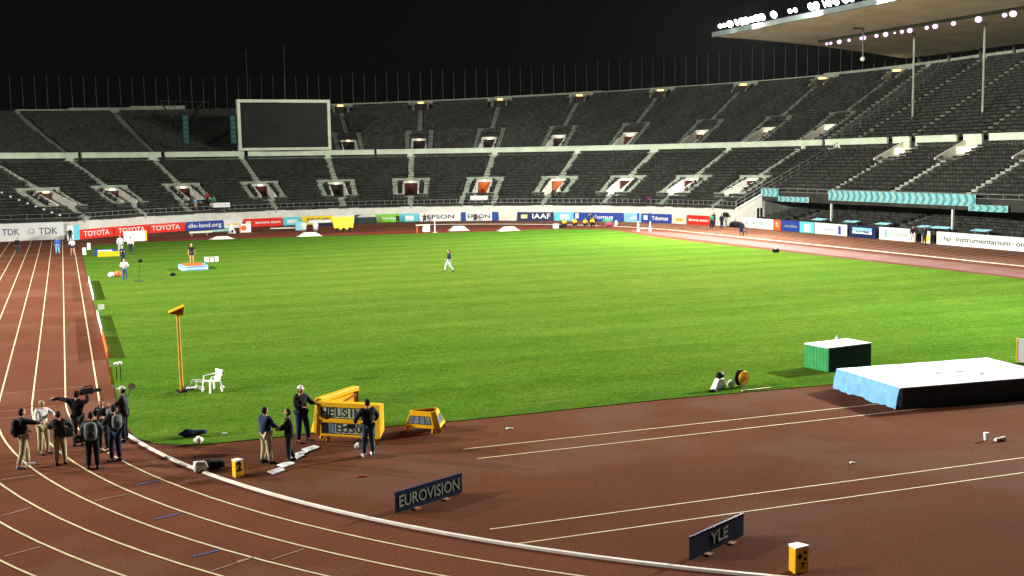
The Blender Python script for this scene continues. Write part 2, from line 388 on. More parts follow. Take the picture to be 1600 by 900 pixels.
def seat_rows(T, rows, q0, q1, skip, parent, tstart=0.0, wseat=.5, m=None, slat=True):
    for r in range(rows):
        t0, t1 = tstart + (1-tstart)*r/rows, tstart + (1-tstart)*(r+1)/rows
        mb = MB(); q = q0
        ta = t0 + (t1-t0)*.35; tb = t0 + (t1-t0)*.75
        while q < q1:
            p = T.pt(q, ta); R = math.hypot(p.x-CX, p.y-CY) if q >= 0 else p.x-CX
            s = dq(q, R, wseat); e = q + s*.90
            if q < 0 < e: q = 0.0; continue
            if not any(k[0] < q+s/2 < k[1] and k[2] < (t0+t1)/2 < k[3] for k in skip):
                z1 = T.pt(q, t1).z
                A, B = T.pt(q, ta), T.pt(e, ta); C_, D = T.pt(e, tb), T.pt(q, tb)
                A.z = B.z = C_.z = D.z = z1 + .36
                up = Vector((0, 0, .05)); mb.hexa([A, B, C_, D, A+up, B+up, C_+up, D+up])
                E, F_ = T.pt(q, tb + (t1-t0)*.10), T.pt(e, tb + (t1-t0)*.10); E.z = F_.z = z1 + .44
                C2, D2 = C_.copy(), D.copy(); C2.z = D2.z = z1+.44
                up = Vector((0, 0, .27)); mb.hexa([D2, C2, F_, E, D2+up, C2+up, F_+up, E+up])
            q += s
        if mb.v: mb.build('bench_row', m or M['bench'], parent)
def ribbon(T, fa, fb, t0, t1, steps, lift, parent, name, m, skirt=.5):
    """stepped strip between q edges fa(t), fb(t)"""
    mb = MB()
    for i in range(steps):
        ta, tb = t0 + (t1-t0)*i/steps, t0 + (t1-t0)*(i+1)/steps
        a, b, c, d = T.pt(fa(ta), ta), T.pt(fb(ta), ta), T.pt(fb(tb), tb), T.pt(fa(tb), tb)
        z = max(c.z, d.z) + lift
        lo = min(a.z, b.z) - skirt + lift
        mb.hexa([(a.x, a.y, lo), (b.x, b.y, lo), (c.x, c.y, lo), (d.x, d.y, lo), (a.x, a.y, z), (b.x, b.y, z), (c.x, c.y, z), (d.x, d.y, z)])
    return mb.build(name, m, parent)
def portal(T, qc, t0, t1, hw, parent, doorm, lampm, wall_m, dh=2.1, side_lift=.35, lampw=.55):
    """sunken doorway: floor at the height of t0, side walls, back wall with a door and a lamp"""
    Rm = R0(qc) + 8 if T.k == 'L' else 68
    a = dq(qc, Rm, hw)
    v = thing_part('vomitory', parent)
    p0 = T.pt(qc, t0); p1 = T.pt(qc, t1); zf = p0.z + .05; ztop = p1.z + side_lift
    zt = max(ztop, zf + dh + .3)
    mb = MB()
    A, B, C_, D = T.pt(qc-a, t0), T.pt(qc+a, t0), T.pt(qc+a, t1), T.pt(qc-a, t1)
    mb.quad((A.x, A.y, zf), (B.x, B.y, zf), (C_.x, C_.y, zf), (D.x, D.y, zf))
    w = dq(qc, Rm, .22)
    for s in (-1, 1):       # triangular side walls with thickness
        e0, e1 = qc + s*a, qc + s*(a+w)
        x = [T.pt(e0, t0), T.pt(e1, t0), T.pt(e1, t1), T.pt(e0, t1)]
        lo = [(p.x, p.y, zf-.4) for p in x]; hi = [(x[0].x, x[0].y, zf+.75), (x[1].x, x[1].y, zf+.75), (x[2].x, x[2].y, zt), (x[3].x, x[3].y, zt)]
        if s < 0: lo = [lo[1], lo[0], lo[3], lo[2]]; hi = [hi[1], hi[0], hi[3], hi[2]]
        mb.hexa(lo + hi)
    tb = t1 + .02
    E, F_ = T.pt(qc-a-w, t1), T.pt(qc+a+w, t1); G, H = T.pt(qc+a+w, tb), T.pt(qc-a-w, tb)
    mb.hexa([(p.x, p.y, zf) for p in (E, F_, G, H)] + [(p.x, p.y, zt) for p in (E, F_, G, H)])
    wl = mb.build('recess_wall', wall_m, v)
    mb = MB(); d = dq(qc, Rm, hw*.86); t2 = t1 - .012
    A, B, C_, D = T.pt(qc-d, t2), T.pt(qc+d, t2), T.pt(qc+d, t1-.001), T.pt(qc-d, t1-.001)
    mb.hexa([(p.x, p.y, zf+.01) for p in (A, B, C_, D)] + [(p.x, p.y, zf+dh) for p in (A, B, C_, D)])
    mb.build('door', doorm, v)
    mb = MB(); l = dq(qc, Rm, lampw/2); t3 = t1 - .035
    A, B, C_, D = T.pt(qc-l, t3), T.pt(qc+l, t3), T.pt(qc+l, t1-.001), T.pt(qc-l, t1-.001)
    mb.hexa([(p.x, p.y, zf+dh+.06) for p in (A, B, C_, D)] + [(p.x, p.y, zf+dh+.30) for p in (A, B, C_, D)])
    mb.build('lamp', lampm, v)
    return v
def thing_part(name, parent):
    o = bpy.data.objects.new(name, None); COL.objects.link(o); o.parent = parent; o.empty_display_size = .3; return o

# ---- lower stand round the far curve
low = thing('lower_stand', 'lower tier of dark benches curving round the far end above the white wall', 'grandstand')
mb = MB()
qs = breaks(L0, L1, [136.9])
for a, b in zip(qs[:-1], qs[1:]):
    A, B = P(a, R0(a), 0), P(b, R0(b), 0); C_, D = P(b, R0(b)+.35, 0), P(a, R0(a)+.35, 0)
    mb.hexa([A, B, C_, D] + [p + Vector((0, 0, 2.3)) for p in (A, B, C_, D)])
mb.build('front_wall', M['whitewall'], low)
holes = []; skip = []
for qc, kd in LV:
    R = R0(qc) + 6; h = math.degrees(1.15/R); holes.append((qc-h, qc+h, .19, .44))
    W3 = 3.3; w1 = math.degrees(1.05/R); a5 = math.degrees(.50/54)
    skip += [(qc-h-.1, qc+h+.1, .16, .47), (qc-W3, qc-W3+w1*1.0, .155, .53), (qc+W3-w1, qc+W3, .155, .53), (qc-W3, qc+W3, .455, .53), (qc-W3, qc+W3, .155, .215),
             (qc-a5, qc+a5, .53, 1.01)]
    if kd == 'n': skip.append((qc-a5*1.1, qc+a5*1.1, -.1, .19))
    else: skip += [(qc-W3-w1*.9, qc-W3+w1*.6, -.1, .2), (qc+W3-w1*.6, qc+W3+w1*.9, -.1, .2)]
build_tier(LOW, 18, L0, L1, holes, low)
seat_rows(LOW, 18, L0+.3, L1-.5, skip, low)
for qc, kd in LV:
    R = R0(qc) + 6; W3 = 3.25; w1 = math.degrees(.82/R); h = math.degrees(1.35/R); a5 = math.degrees(.44/54)
    f = lambda k: (lambda t: k)
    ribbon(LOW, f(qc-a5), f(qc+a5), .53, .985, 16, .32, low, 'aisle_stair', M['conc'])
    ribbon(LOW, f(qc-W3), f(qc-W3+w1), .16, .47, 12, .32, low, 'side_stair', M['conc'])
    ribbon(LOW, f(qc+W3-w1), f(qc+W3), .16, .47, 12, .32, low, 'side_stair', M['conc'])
    ribbon(LOW, f(qc-W3), f(qc+W3), .46, .53, 1, .35, low, 'cross_aisle', M['conc'])
    ribbon(LOW, f(qc-W3), f(qc-h), .155, .205, 1, .50, low, 'cross_aisle', M['conc'])
    ribbon(LOW, f(qc+h), f(qc+W3), .155, .205, 1, .50, low, 'cross_aisle', M['conc'])
    if kd == 'n': ribbon(LOW, f(qc-a5*1.2), f(qc+a5*1.2), -.0, .185, 8, .32, low, 'aisle_stair', M['conc'])
    else:
        for s in (-1, 1): ribbon(LOW, f(qc+s*(W3-w1*.5)-w1*.5+s*.35), f(qc+s*(W3-w1*.5)+w1*.5+s*.35), 0, .16, 8, .32, low, 'aisle_stair', M['conc'])
    dm = {72.6: M['door'], 59.7: M['door_orange'], 46.5: M['door_orange'], 98.6: M['door'], 85.5: M['door_dark']}.get(qc, M['door'])
    portal(LOW, qc, .19, .44, 1.15, low, dm, M['lampw'], M['recess'] if qc < 90 else M['recess'])
# railing on the wall
mb = MB(); q = L0
while q < L1:
    p = P(q, R0(q)+.2, 2.3); mb.bar(p, p + Vector((0, 0, 1.0)), .07, .07); q += 1.25
for z in (2.75, 3.28):
    for a, b in zip(qs[:-1], qs[1:]): mb.bar(P(a, R0(a)+.2, z), P(b, R0(b)+.2, z), .05)
mb.build('railing', M['steel'], low)

# ---- balcony tier of the straight (the main stand)
bal = thing('balcony_stand', 'raised tier of dark benches along the right straight behind the teal banners', 'grandstand')
TB = .245
AIS = [-12.1, -22.8, -34.5, -46.5]
skip = []
for qc in AIS: skip += [(qc-.6, qc+.6, 0, 1.01), (qc-1.6, qc+1.6, .76, 1.01)]
build_tier(LOW, 14, -100, 1.6, [(qc-1.3, qc+1.3, .78, 1.01) for qc in AIS], bal, tstart=TB)
seat_rows(LOW, 14, -75, 1.4, skip, bal, tstart=TB)
for qc in AIS:
    f = lambda k: (lambda t: k)
    ribbon(LOW, f(qc-.42), f(qc+.42), TB+.02, .77, 13, .30, bal, 'aisle_stair', M['conc'])
    # stair mouth with lit side walls under the parapet
    v = thing_part('vomitory', bal); mb = MB()
    zf = LOW.pt(-1, .78).z
    mb.box(CX+R0(0)+.76*16.1, CX+66, CY+qc-1.3, CY+qc+1.3, zf-.1, zf+.05)
    mb.hexa([(92.6, CY+qc+1.3, zf-.4), (97.1, CY+qc+1.3, zf-.4), (97.1, CY+qc+1.5, zf-.4), (92.6, CY+qc+1.5, zf-.4), (92.6, CY+qc+1.3, zf+.55), (97.1, CY+qc+1.3, zf+2.6), (97.1, CY+qc+1.5, zf+2.6), (92.6, CY+qc+1.5, zf+.55)])
    mb.box(97.1, 97.25, CY+qc-1.3, CY+qc+1.5, zf, zf+1.8)
    mb.build('recess_wall', M['recess'], v)
    mb = MB(); mb.box(95.7, 96.9, CY+qc+1.1, CY+qc+1.28, zf+1.0, zf+1.7); mb.build('lamp', M['lampw'], v)
mb = MB()   # balcony slab, soffit and front beam
mb.box(CX+49.55, CX+62, -20, CY+1.9, 3.35, 3.6); mb.box(CX+49.4, CX+49.75, -20, CY+1.9, 3.35, 4.15)
mb.build('balcony_slab', M['tier'], bal)
mb = MB()
for y in range(-20, 82, 2): mb.bar((CX+49.55, y, 4.1), (CX+49.55, y, 5.0), .05)
for z in (4.55, 5.0): mb.bar((CX+49.55, -20, z), (CX+49.55, CY+1.9, z), .05)
mb.build('railing', M['steel'], bal)
for y in (67.2, 46.9, 26.6, 6.3):
    mb = MB(); mb.box(84.78, 85.0, y-.11, y+.11, 0, 3.35); mb.build('column', M['whitewall'], bal)
# end wall of the curve stand with a doorway, grey panelled wall behind it
YW = CY + 1.95
ew = thing('stand_end_wall', 'white sloping end wall with a doorway where the curved stand stops', 'wall')
def zl(x): return 2.25 + (x-80.8)*.468
mb = MB()
def wallseg(x0, x1, zb0, zb1, zt0, zt1): mb.hexa([(x0, YW-.3, zb0), (x1, YW-.3, zb1), (x1, YW, zb1), (x0, YW, zb0), (x0, YW-.3, zt0), (x1, YW-.3, zt1), (x1, YW, zt1), (x0, YW, zt0)])
wallseg(80.8, 83.9, 0, 0, zl(80.8), zl(83.9)); wallseg(83.9, 84.9, 2.35, 2.35, zl(83.9), zl(84.9)); wallseg(84.9, 85.15, 0, 0, zl(84.9), 4.4)
mb.build('white_panel', M['whitewall'], ew)
mb = MB(); mb.box(83.92, 84.88, YW-.12, YW-.06, 0, 2.34); mb.build('door', M['door_dark'], ew)
mb = MB(); mb.box(84.35, 84.45, YW-.2, YW-.13, 0, 2.34); mb.build('door_frame', M['whitewall'], ew)
mb = MB(); x = 85.16
while x < 97:
    mb.box(x, x+1.25, YW-.28, YW-.05, 0, min(zl(x), 3.3) if x < 90 else 3.3); x += 1.32
mb.build('grey_panel', M['greywall'], ew)
mb = MB(); mb.bar((80.75, YW-.15, zl(80.75)+.06), (97.2, YW-.15, zl(97.2)+.06), .4, .12); mb.build('coping', M['whitewall'], ew)
mb = MB()
for k in range(12):
    x = 81+k*1.4; mb.bar((x, YW+.3, zl(x)), (x, YW+.3, zl(x)+1.0), .06)
mb.bar((81, YW+.3, zl(81)+1), (97, YW+.3, zl(97)+1), .06); mb.bar((81, YW+.3, zl(81)+.5), (97, YW+.3, zl(97)+.5), .05)
mb.build('handrail', M['steel'], ew)
# front tier under the balcony
fr = thing('front_stand', 'shaded front tier of dark seats under the balcony on the right straight', 'grandstand')
skip = [(a-.5, a+.5, 0, 1.01) for a in (-24.5, -5.6, -44)]
build_tier(FRO, 12, -100, 1.0, [], fr)
seat_rows(FRO, 12, -75, .8, skip, fr)
for a in (-24.5, -5.6, -44): ribbon(FRO, (lambda t, a=a: a-.4), (lambda t, a=a: a+.4), 0, 1, 14, .15, fr, 'aisle_stair', M['greywall'])
mb = MB(); mb.box(CX+47.2, CX+47.5, -20, CY+1.2, 0, .75); mb.build('front_wall', M['black'], fr)
mb = MB(); mb.box(CX+61.1, CX+61.3, -20, CY+1.2, 0, 3.3); mb.build('back_wall', M['tier'], fr)

# ---- upper stand
upp = thing('upper_stand', 'upper tier of dark benches behind the pale parapet, rising to the concrete rim', 'grandstand')
holes = []; skip = []
UAIS = [(124.0, 120.9), (111.2, 109.6)]
for qc in UV:
    h = math.degrees(1.2/68); holes += [(qc-h, qc+h, -.1, .25), (qc-h, qc+h, .86, .97)]
    W3 = 2.05; w1 = math.degrees(.95/68); a5 = math.degrees(.48/72)
    skip += [(qc-h-.1, qc+h+.1, -.1, .28), (qc-W3-.1, qc-W3+w1, -.1, .43), (qc+W3-w1, qc+W3+.1, -.1, .43), (qc-W3, qc+W3, .36, .43), (qc-a5, qc+a5, .43, .86), (qc-1.6, qc+1.6, .84, 1.01)]
for a, b in UAIS: skip.append((min(a, b)+.9, max(a, b)-.9, -.1, 1.1)) if False else None
RA = [(5.6, 5.6), (.0, -2.6), (-10.6, -11.7), (-22.5, -23.3), (-34.5, -35), (-46.5, -47)]
for k in range(24):      # slanting aisles: skip zones follow the slant
    t0, t1 = k/24, (k+1)/24
    for a, b in UAIS: q = a + (b-a)*(t0+t1)/2; skip.append((q-.5, q+.5, t0, t1))
    for a, b in RA: q = a + (b-a)*(t0+t1)/2; skip.append((q-.5, q+.5, t0, t1))
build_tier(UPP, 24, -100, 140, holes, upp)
seat_rows(UPP, 24, -75, 139, skip, upp)
f = lambda k: (lambda t: k)
for qc in UV:
    W3 = 2.05; w1 = math.degrees(.75/68); a5 = math.degrees(.40/72)
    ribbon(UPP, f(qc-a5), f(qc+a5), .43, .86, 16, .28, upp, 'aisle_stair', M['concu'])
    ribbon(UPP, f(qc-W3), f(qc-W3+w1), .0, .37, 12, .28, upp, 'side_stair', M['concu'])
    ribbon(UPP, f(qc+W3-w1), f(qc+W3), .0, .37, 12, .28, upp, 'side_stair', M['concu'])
    ribbon(UPP, f(qc-W3), f(qc+W3), .37, .42, 1, .30, upp, 'cross_aisle', M['concu'])
    portal(UPP, qc, .0, .25, 1.15, upp, M['door_dark'] if qc > 45 else M['door'], M['lampw'], M['recess'], dh=2.15)
    portal(UPP, qc, .86, .96, 1.0, upp, M['door_dark'], M['lampy'], M['greywall'], dh=1.5, lampw=.8)
for a, b in UAIS + RA:
    hw = .4 if a > 6 or a <= 0 else .3
    w = math.degrees(.5/72) if a > 1 else .42
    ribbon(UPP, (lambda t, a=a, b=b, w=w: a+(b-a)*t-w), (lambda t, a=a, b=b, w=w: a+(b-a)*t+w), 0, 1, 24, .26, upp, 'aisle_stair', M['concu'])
GAPS = [136, 122.9, 110.35, 97.8, 78.0, 5.08, -8.2, -12.4, -20.5, -24.5, -34.5, -47, -59, -71]
for b, a in zip(GAPS[:-1], GAPS[1:]):        # parapet panels
    g = .30 if b > 90 else (.08 if b > 6 else .55)
    a2, b2 = a+g, b-g if b > 0 or b < -1 else b
    mb = MB(); qq = breaks(a2, b2, [])
    for u, w in zip(qq[:-1], qq[1:]):
        A, B, C_, D = P(u, 61.7), P(w, 61.7), P(w, 62.0), P(u, 62.0); up = Vector((0, 0, 1))
        mb.hexa([p + up*9.92 for p in (A, B, C_, D)] + [p + up*11.15 for p in (A, B, C_, D)])
        A, B = P(u, 61.6), P(w, 61.6); mb.hexa([p + up*11.15 for p in (A, B, C_, D)] + [p + up*11.27 for p in (A, B, C_, D)])
    mb.build('parapet_panel', M['parapet'], upp)
mb = MB()
qq = breaks(-90, 140, [])
for u, w in zip(qq[:-1], qq[1:]):
    A, B, C_, D = P(u, 62.1), P(w, 62.1), P(w, 62.6), P(u, 62.6); up = Vector((0, 0, 1))
    mb.hexa([p + up*9.0 for p in (A, B, C_, D)] + [p + up*10.6 for p in (A, B, C_, D)])
mb.build('edge_beam', M['tier'], upp)
def rim(a, b, dz=0.0, th=.95):
    mb = MB(); qq = breaks(a, b, [])
    for u, w in zip(qq[:-1], qq[1:]):
        A, B, C_, D = P(u, 82), P(w, 82), P(w, 82.7), P(u, 82.7)
        zu, zw = zrim(u)+dz, zrim(w)+dz
        mb.hexa([(A.x, A.y, zu-th), (B.x, B.y, zw-th), (C_.x, C_.y, zw-th), (D.x, D.y, zu-th), (A.x, A.y, zu), (B.x, B.y, zw), (C_.x, C_.y, zw), (D.x, D.y, zu)])
    mb.build('rim_beam', M['rim'], upp)
for a, b, d in ((-90, 19.3, .1), (19.35, 48, -.1), (48.05, 62, .05), (62.05, 86.5, -.05), (101.0, 107.5, .35), (107.55, 114.8, .15), (114.85, 121, -.05), (121.05, 136, -.35)): rim(a, b, d)
mb = MB()
qq = breaks(-90, 140, [])
for u, w in zip(qq[:-1], qq[1:]):
    A, B, C_, D = P(u, 82.75), P(w, 82.75), P(w, 83.05), P(u, 83.05)
    zz = min(zrim(u), zrim(w)) - 1.2
    mb.hexa([A, B, C_, D] + [p + Vector((0, 0, zz)) for p in (A, B, C_, D)])
mb.build('outer_wall', M['tier'], upp)
mb = MB()   # steel handrails either side of the break between curve and straight
for q in (4.4, 2.9):
    pa, pb = UPP.pt(q, .02, 1.3), UPP.pt(q-.8, .95, 1.3); mb.bar(pa, pb, .06); mb.bar(pa-Vector((0, 0, .5)), pb-Vector((0, 0, .5)), .04)
    for k in range(13):
        p = pa.lerp(pb, k/12); mb.bar(p, p - Vector((0, 0, 1.2)), .05)
mb.build('handrail', M['steel'], upp)

# ---- roof over the straight
rf = thing('grandstand_roof', 'brown-grey underside of the cantilevered roof over the right straight', 'roof')
mb = MB()
nx = 8
ys = [92.3, 60, 30, 0, -30]
def rz(x): return 25.55 + (23.3-25.55)*(x-84)/33 + .35*math.sin((x-84)/33*math.pi)
for i in range(nx):
    xa, xb = 84 + 33.6*i/nx, 84 + 33.6*(i+1)/nx
    ya, yb = 92.3 + 1.4*i/nx, 92.3 + 1.4*(i+1)/nx
    mb.hexa([(xa, -40, rz(xa)), (xb, -40, rz(xb)), (xb, yb, rz(xb)), (xa, ya, rz(xa)), (xa, -40, rz(xa)+.5), (xb, -40, rz(xb)+.5), (xb, yb, rz(xb)+.5), (xa, ya, rz(xa)+.5)])
mb.build('soffit', M['roof'], rf)
mb = MB(); mb.box(83.6, 83.98, -40, 92.6, 25.5, 26.15); mb.build('fascia', M['rooftop'], rf)
mb = MB()
mb.box(97.7, 98.3, -40, 88, rz(98)-.32, rz(98)-.02); mb.build('lighting_beam', M['rooftop'], rf)
for x, y in ((102.8, 74.5), (102.8, 62.2), (102.8, 50), (102.8, 38)):
    mb = MB(); mb.tube((x, y, 12.6), (x, y, rz(x)), .15, .15, 12); mb.build('column', M['conc'], rf)
mb = MB()
for y in range(-36, 94, 6): mb.box(117.0, 117.3, y, y+.3, 21.9, 23.35)
mb.build('back_post', M['polemat'], rf)
# hanging camera pod
hp = thing('hanging_camera', 'small white camera dome hanging on a rod under the roof lamps', 'camera', (95, 74.8, 0))
mb = MB(); mb.bar((0, 0, 21.5), (0, 0, rz(95)), .12); mb.bar((0, 0, rz(95)-.1), (-1.6, 0, rz(95)-.1), .2); mb.build('rod', M['steel'], hp)
mb = MB(); mb.ball((0, 0, 21.2), .32, .32, .3); mb.build('dome', M['white'], hp, smooth=True)

# ---- floodlights (real lamps on the roof edge)
def floodlight(x, y, z, size, label, group, big, beam, target=(30, 38, 0), power=None, cone=125, blend=.6):
    d = Vector(target) - Vector((x, y, z)); d.normalize()
    t = thing('floodlight', label, 'floodlight', (x, y, z), 0, group)
    rot = d.to_track_quat('-Z', 'Y')
    mb = MB(); mb.tube((0, 0, .45*size), (0, 0, .0), .22*size, .62*size, 14); mb.bar((0, 0, .4*size), (0, 0, .95*size), .1*size)
    o = mb.build('housing', M['housing'], t); o.rotation_mode = 'QUATERNION'; o.rotation_quaternion = rot
    mb = MB(); mb.tube((0, 0, -.01), (0, 0, -.07), .56*size, .5*size, 14)
    g = mb.build('glass', M['flood'] if big else M['floodp'], o)
    if beam:
        ld = bpy.data.lights.new('floodlight_beam', 'SPOT'); ld.energy = power or FLOOD; ld.spot_size = R_(cone); ld.spot_blend = blend
        ld.color = (1.0, .97, .90); ld.shadow_soft_size = .9
        lo = bpy.data.objects.new('floodlight_beam', ld); COL.objects.link(lo); lo.parent = o; lo.location = (0, 0, -.4)
    return t
ORD = ['first', 'second', 'third', 'fourth', 'fifth', 'sixth', 'seventh', 'eighth', 'ninth', 'tenth', 'eleventh', 'twelfth', 'thirteenth', 'fourteenth', 'fifteenth', 'sixteenth', 'seventeenth', 'eighteenth', 'nineteenth', 'twentieth', 'twenty-first', 'twenty-second', 'twenty-third']
row1 = [(1127, 50), (1133, 49), (1142, 45), (1152, 41), (1160, 41), (1167, 39), (1175, 38), (1183, 34), (1191, 38), (1209, 28), (1234, 26), (1242, 23), (1266, 18), (1274, 16), (1286, 13), (1293, 14), (1304, 12), (1318, 8), (1327, 9), (1345, 4), (1357, 3), (1366, 2), (1376, 0)]
def y_at(u, x):   # where along the roof edge (x) the azimuth of photo column u falls
    az = yaw + math.atan((u-800)/1804.133); return CAM.y + (x-CAM.x)/math.tan(az)
names1 = ['first floodlight at the tip of the roof edge', 'bright floodlight on the roof front edge']
for i, (u, v) in enumerate(row1):
    y = y_at(u, 83.6)
    if y > 92: y = 91.9
    beam = i in (3, 9, 14, 19)
    wide = i in (3, 14); down = i in (6, 21); beam = beam or down
    floodlight(83.5, y, 26.75, .82 if i not in (0, 1, 10, 11) else .5, ORD[i] + ' white-hot floodlight from the left tip along the roof front edge', 'floodlights on the roof front edge', True, beam,
        target=(76, 62, 0) if down and i < 10 else (75, 38, 0) if down else (40, 100, 3) if wide else (36, 60, 0), power=1000*(42 if down else 75 if wide else 225), cone=104 if down else 150 if wide else 110, blend=1 if down else .7 if wide else 1)
for oi, (y, kw, aim, cone) in enumerate(((42, 60, (36, 42, 0), 110), (28, 120, (20, 32, 0), 70), (22, 110, (36, 24, 0), 110), (4, 270, (14, -8, 0), 62), (0, 200, (36, -6, 0), 110))):
    floodlight(83.5, y, 26.75, .6, ORD[oi] + ' floodlight of the roof edge group beyond the right edge of the view', 'floodlights on the roof front edge', True, True, target=aim, power=1000*kw, cone=cone, blend=1)
row2 = [(1290, .5), (1296, .5), (1309, .75), (1324, .5), (1343, .6), (1347, .7), (1366, .6), (1380, .8), (1394, .35), (1405, .6), (1417, .8), (1443, .6), (1456, .8), (1484, .7), (1522, 1.0), (1562, .7), (1575, 1.0)]
for oi, (u, s) in enumerate(row2):
    floodlight(98, y_at(u, 98), 24.3, s*.70, ORD[oi] + ' pinkish white lamp from the left in the inner row under the roof', 'lamps in the inner row under the roof', False, False, target=(70, 30, 0))
# floodlight masts on the other side of the field, beside the camera
mn = ['far', 'middle', 'near']
for i, (y, lamps) in enumerate(((60, ((646, (35, 25, 0), 90),)), (34, ((60, (35, 25, 0), 90), (260, (85, 85, 8), 70))), (5, ((500, (35, 27, 0), 90), (300, (5, 125, 5), 60), (420, (84, 78, 2), 46))))):
    t = thing('floodlight_mast', 'floodlight mast beside the %s end of the left straight' % mn[i], 'floodlight mast', (-76, y, 0))
    mb = MB(); mb.tube((0, 0, 0), (0, 0, 38), .6, .35, 12); mb.build('pole', M['steel'], t); mb = MB(); mb.box(-.2, .2, -3, 3, 36.5, 37); mb.build('crossarm', M['steel'], t)
    for k, (kw, aim, cone) in enumerate(lamps):
        floodlight(-75, y+k*2.4, 38, 2.0, '%s floodlight on the %s mast' % (['large', 'second', 'third'][k], mn[i]), 'floodlights on the masts', True, True, target=aim, power=1000*kw, cone=cone, blend=1)

# ---- scoreboard screen on the parapet
a, b = Vector((25.7, 140.7, 0)), Vector((40.75, 141.2, 0)); ex = (b-a).normalized(); wsb = (b-a).length
sb = thing('video_screen', 'large blank black screen in a pale frame on the parapet', 'scoreboard', (a.x, a.y, 11.35), math.atan2(ex.y, ex.x))
mb = MB(); mb.box(.5, wsb-.5, -.05, .9, .45, 7.6); mb.build('screen', M['screen'], sb)
mb = MB(); mb.box(0, .48, -.2, 1.0, 0, 8.1); mb.box(wsb-.48, wsb, -.2, 1.0, 0, 8.1); mb.box(.5, wsb-.5, -.2, 1.0, 7.63, 8.1); mb.box(.5, wsb-.5, -.2, 1.0, 0, .42)
mb.build('frame', M['parapet'], sb)
mb = MB()
for k in range(12):
    x = 1 + k*(wsb-2)/11; mb.bar((x, 1.1, 0), (x, 6, 7.5), .12); mb.bar((x, 6, -1), (x, 6, 7.5), .12)
mb.build('support_frame', M['polemat'], sb)
for i, (x, y, lb) in enumerate(((17.5, 139.0, 'teal vertical light strip left of the blank screen'), (25.0, 140.9, 'teal vertical light strip against the left edge of the blank screen'))):
    t = thing('display_strip', lb, 'display', (x, y, 12.5))
    mb = MB(); mb.box(-.42, .42, -.15, .15, 0, 4.4); mb.build('panel', M['dteal'], t)
    mb = MB(); mb.box(-.5, .5, .16, .3, -.1, 4.5); mb.build('back_frame', M['black'], t)
    mb = MB()
    for k in range(6): mb.box(-.3, .3, -.2, -.152, .3+k*.7, .6+k*.7)
    mb.build('lettering', M['dteal2'], t)
ns = thing('steel_netting', 'faint dark steel lattice behind the teal strips left of the screen', 'steel frame', (0, 0, 0))
mb = MB()
for k in range(8):
    q = 100.2 + k*.75; A = P(q, 72, 15); mb.bar(A, A + Vector((0, 0, 4.6)), .07)
for z in (15.5, 17.5, 19.6): mb.bar(P(100.2, 72, z), P(107, 72, z), .08)
mb.bar(P(106.6, 71.8, 19.2), P(104, 71.8, 15.2), .22); mb.bar(P(104, 71.8, 15.2), P(101.2, 71.8, 19.2), .22)
mb.build('lattice', M['tier'], ns)

# ---- flagpoles along the rim
q = 134.0; i = 0; proto = None
while q > -12:
    if True:
        h = 5.6 + .25*math.sin(i*1.7)
        zb = zrim(q) - .3
        p = P(q, 82.9, zb)
        mb = MB(); mb.tube((0, 0, 0), (0, 0, 6.0), .055, .035, 6)
        if proto is None:
            proto = mb.build('flagpole', M['polemat']); o = proto
        else:
            o = proto.copy(); COL.objects.link(o)
        tag(o, 'thin bare grey flagpole in the row along the stadium rim', 'flagpole', 'bare flagpoles along the rim')
        o.location = p; o.scale = (1, 1, h/6.0)
    q -= 1.42; i += 1
for u, h, lb in ((92.9, 13.5, 'tall thin mast left of the row above the blank screen'), (88.3, 14.5, 'tall thin mast above the right part of the blank screen')):
    mb = MB(); mb.tube((0, 0, 0), (0, 0, h), .07, .04, 6); o = mb.build('flagpole', M['polemat']); o.location = P(u, 84.5, 16); tag(o, lb, 'flagpole')

# ------------------------------------------------------------------ advertising boards
def board(q0, q1, h, m, label, rho=-.8, texts=(), extra=None, z0=.02, mats=None):
    """flat board between two points of the path, facing the field; texts: (string, size, centre 0..1, width in 0..1, material)"""
    qa, qb = max(q0, q1), min(q0, q1)      # left (qa) to right (qb) seen from the field
    a, b = P(qa, 45.5+rho), P(qb, 45.5+rho); return board_pts(a, b, h, m, label, texts, extra, z0)
def board_pts(a, b, h, m, label, texts=(), extra=None, z0=.02):
    a = Vector((a[0], a[1], 0)); b = Vector((b[0], b[1], 0))
    w = (b-a).length - .05; ang = math.atan2(b.y-a.y, b.x-a.x)
    t = thing('advertising_board', label, 'advertising board', a, ang)
    mb = MB(); mb.box(0, w, 0, .08, z0, h); mb.build('panel', m, t)
    mb = MB()
    for x in (.15, w-.15): mb.bar((x, .09, z0), (x, .5, 0.02), .05); mb.bar((x, .11, h*.9), (x, .5, .02), .04)
    mb.build('prop', M['steel'], t)
    for s, size, c, fw, mm in texts:
        text_on(s, size, mm, t, (c*w, -.012, z0+(h-z0)*.5), (0, -1), fit=fw*w, bold=.012)
    if extra:
        for x0, x1, y0, y1, mm, nm in extra:
            mb = MB(); mb.box(x0*w, x1*w, -.012, -.001, z0+(h-z0)*y0, z0+(h-z0)*y1); mb.build(nm, mm, t)
    return t
lw, ld, lg = M['letterw'], M['letterd'], M['greenl']
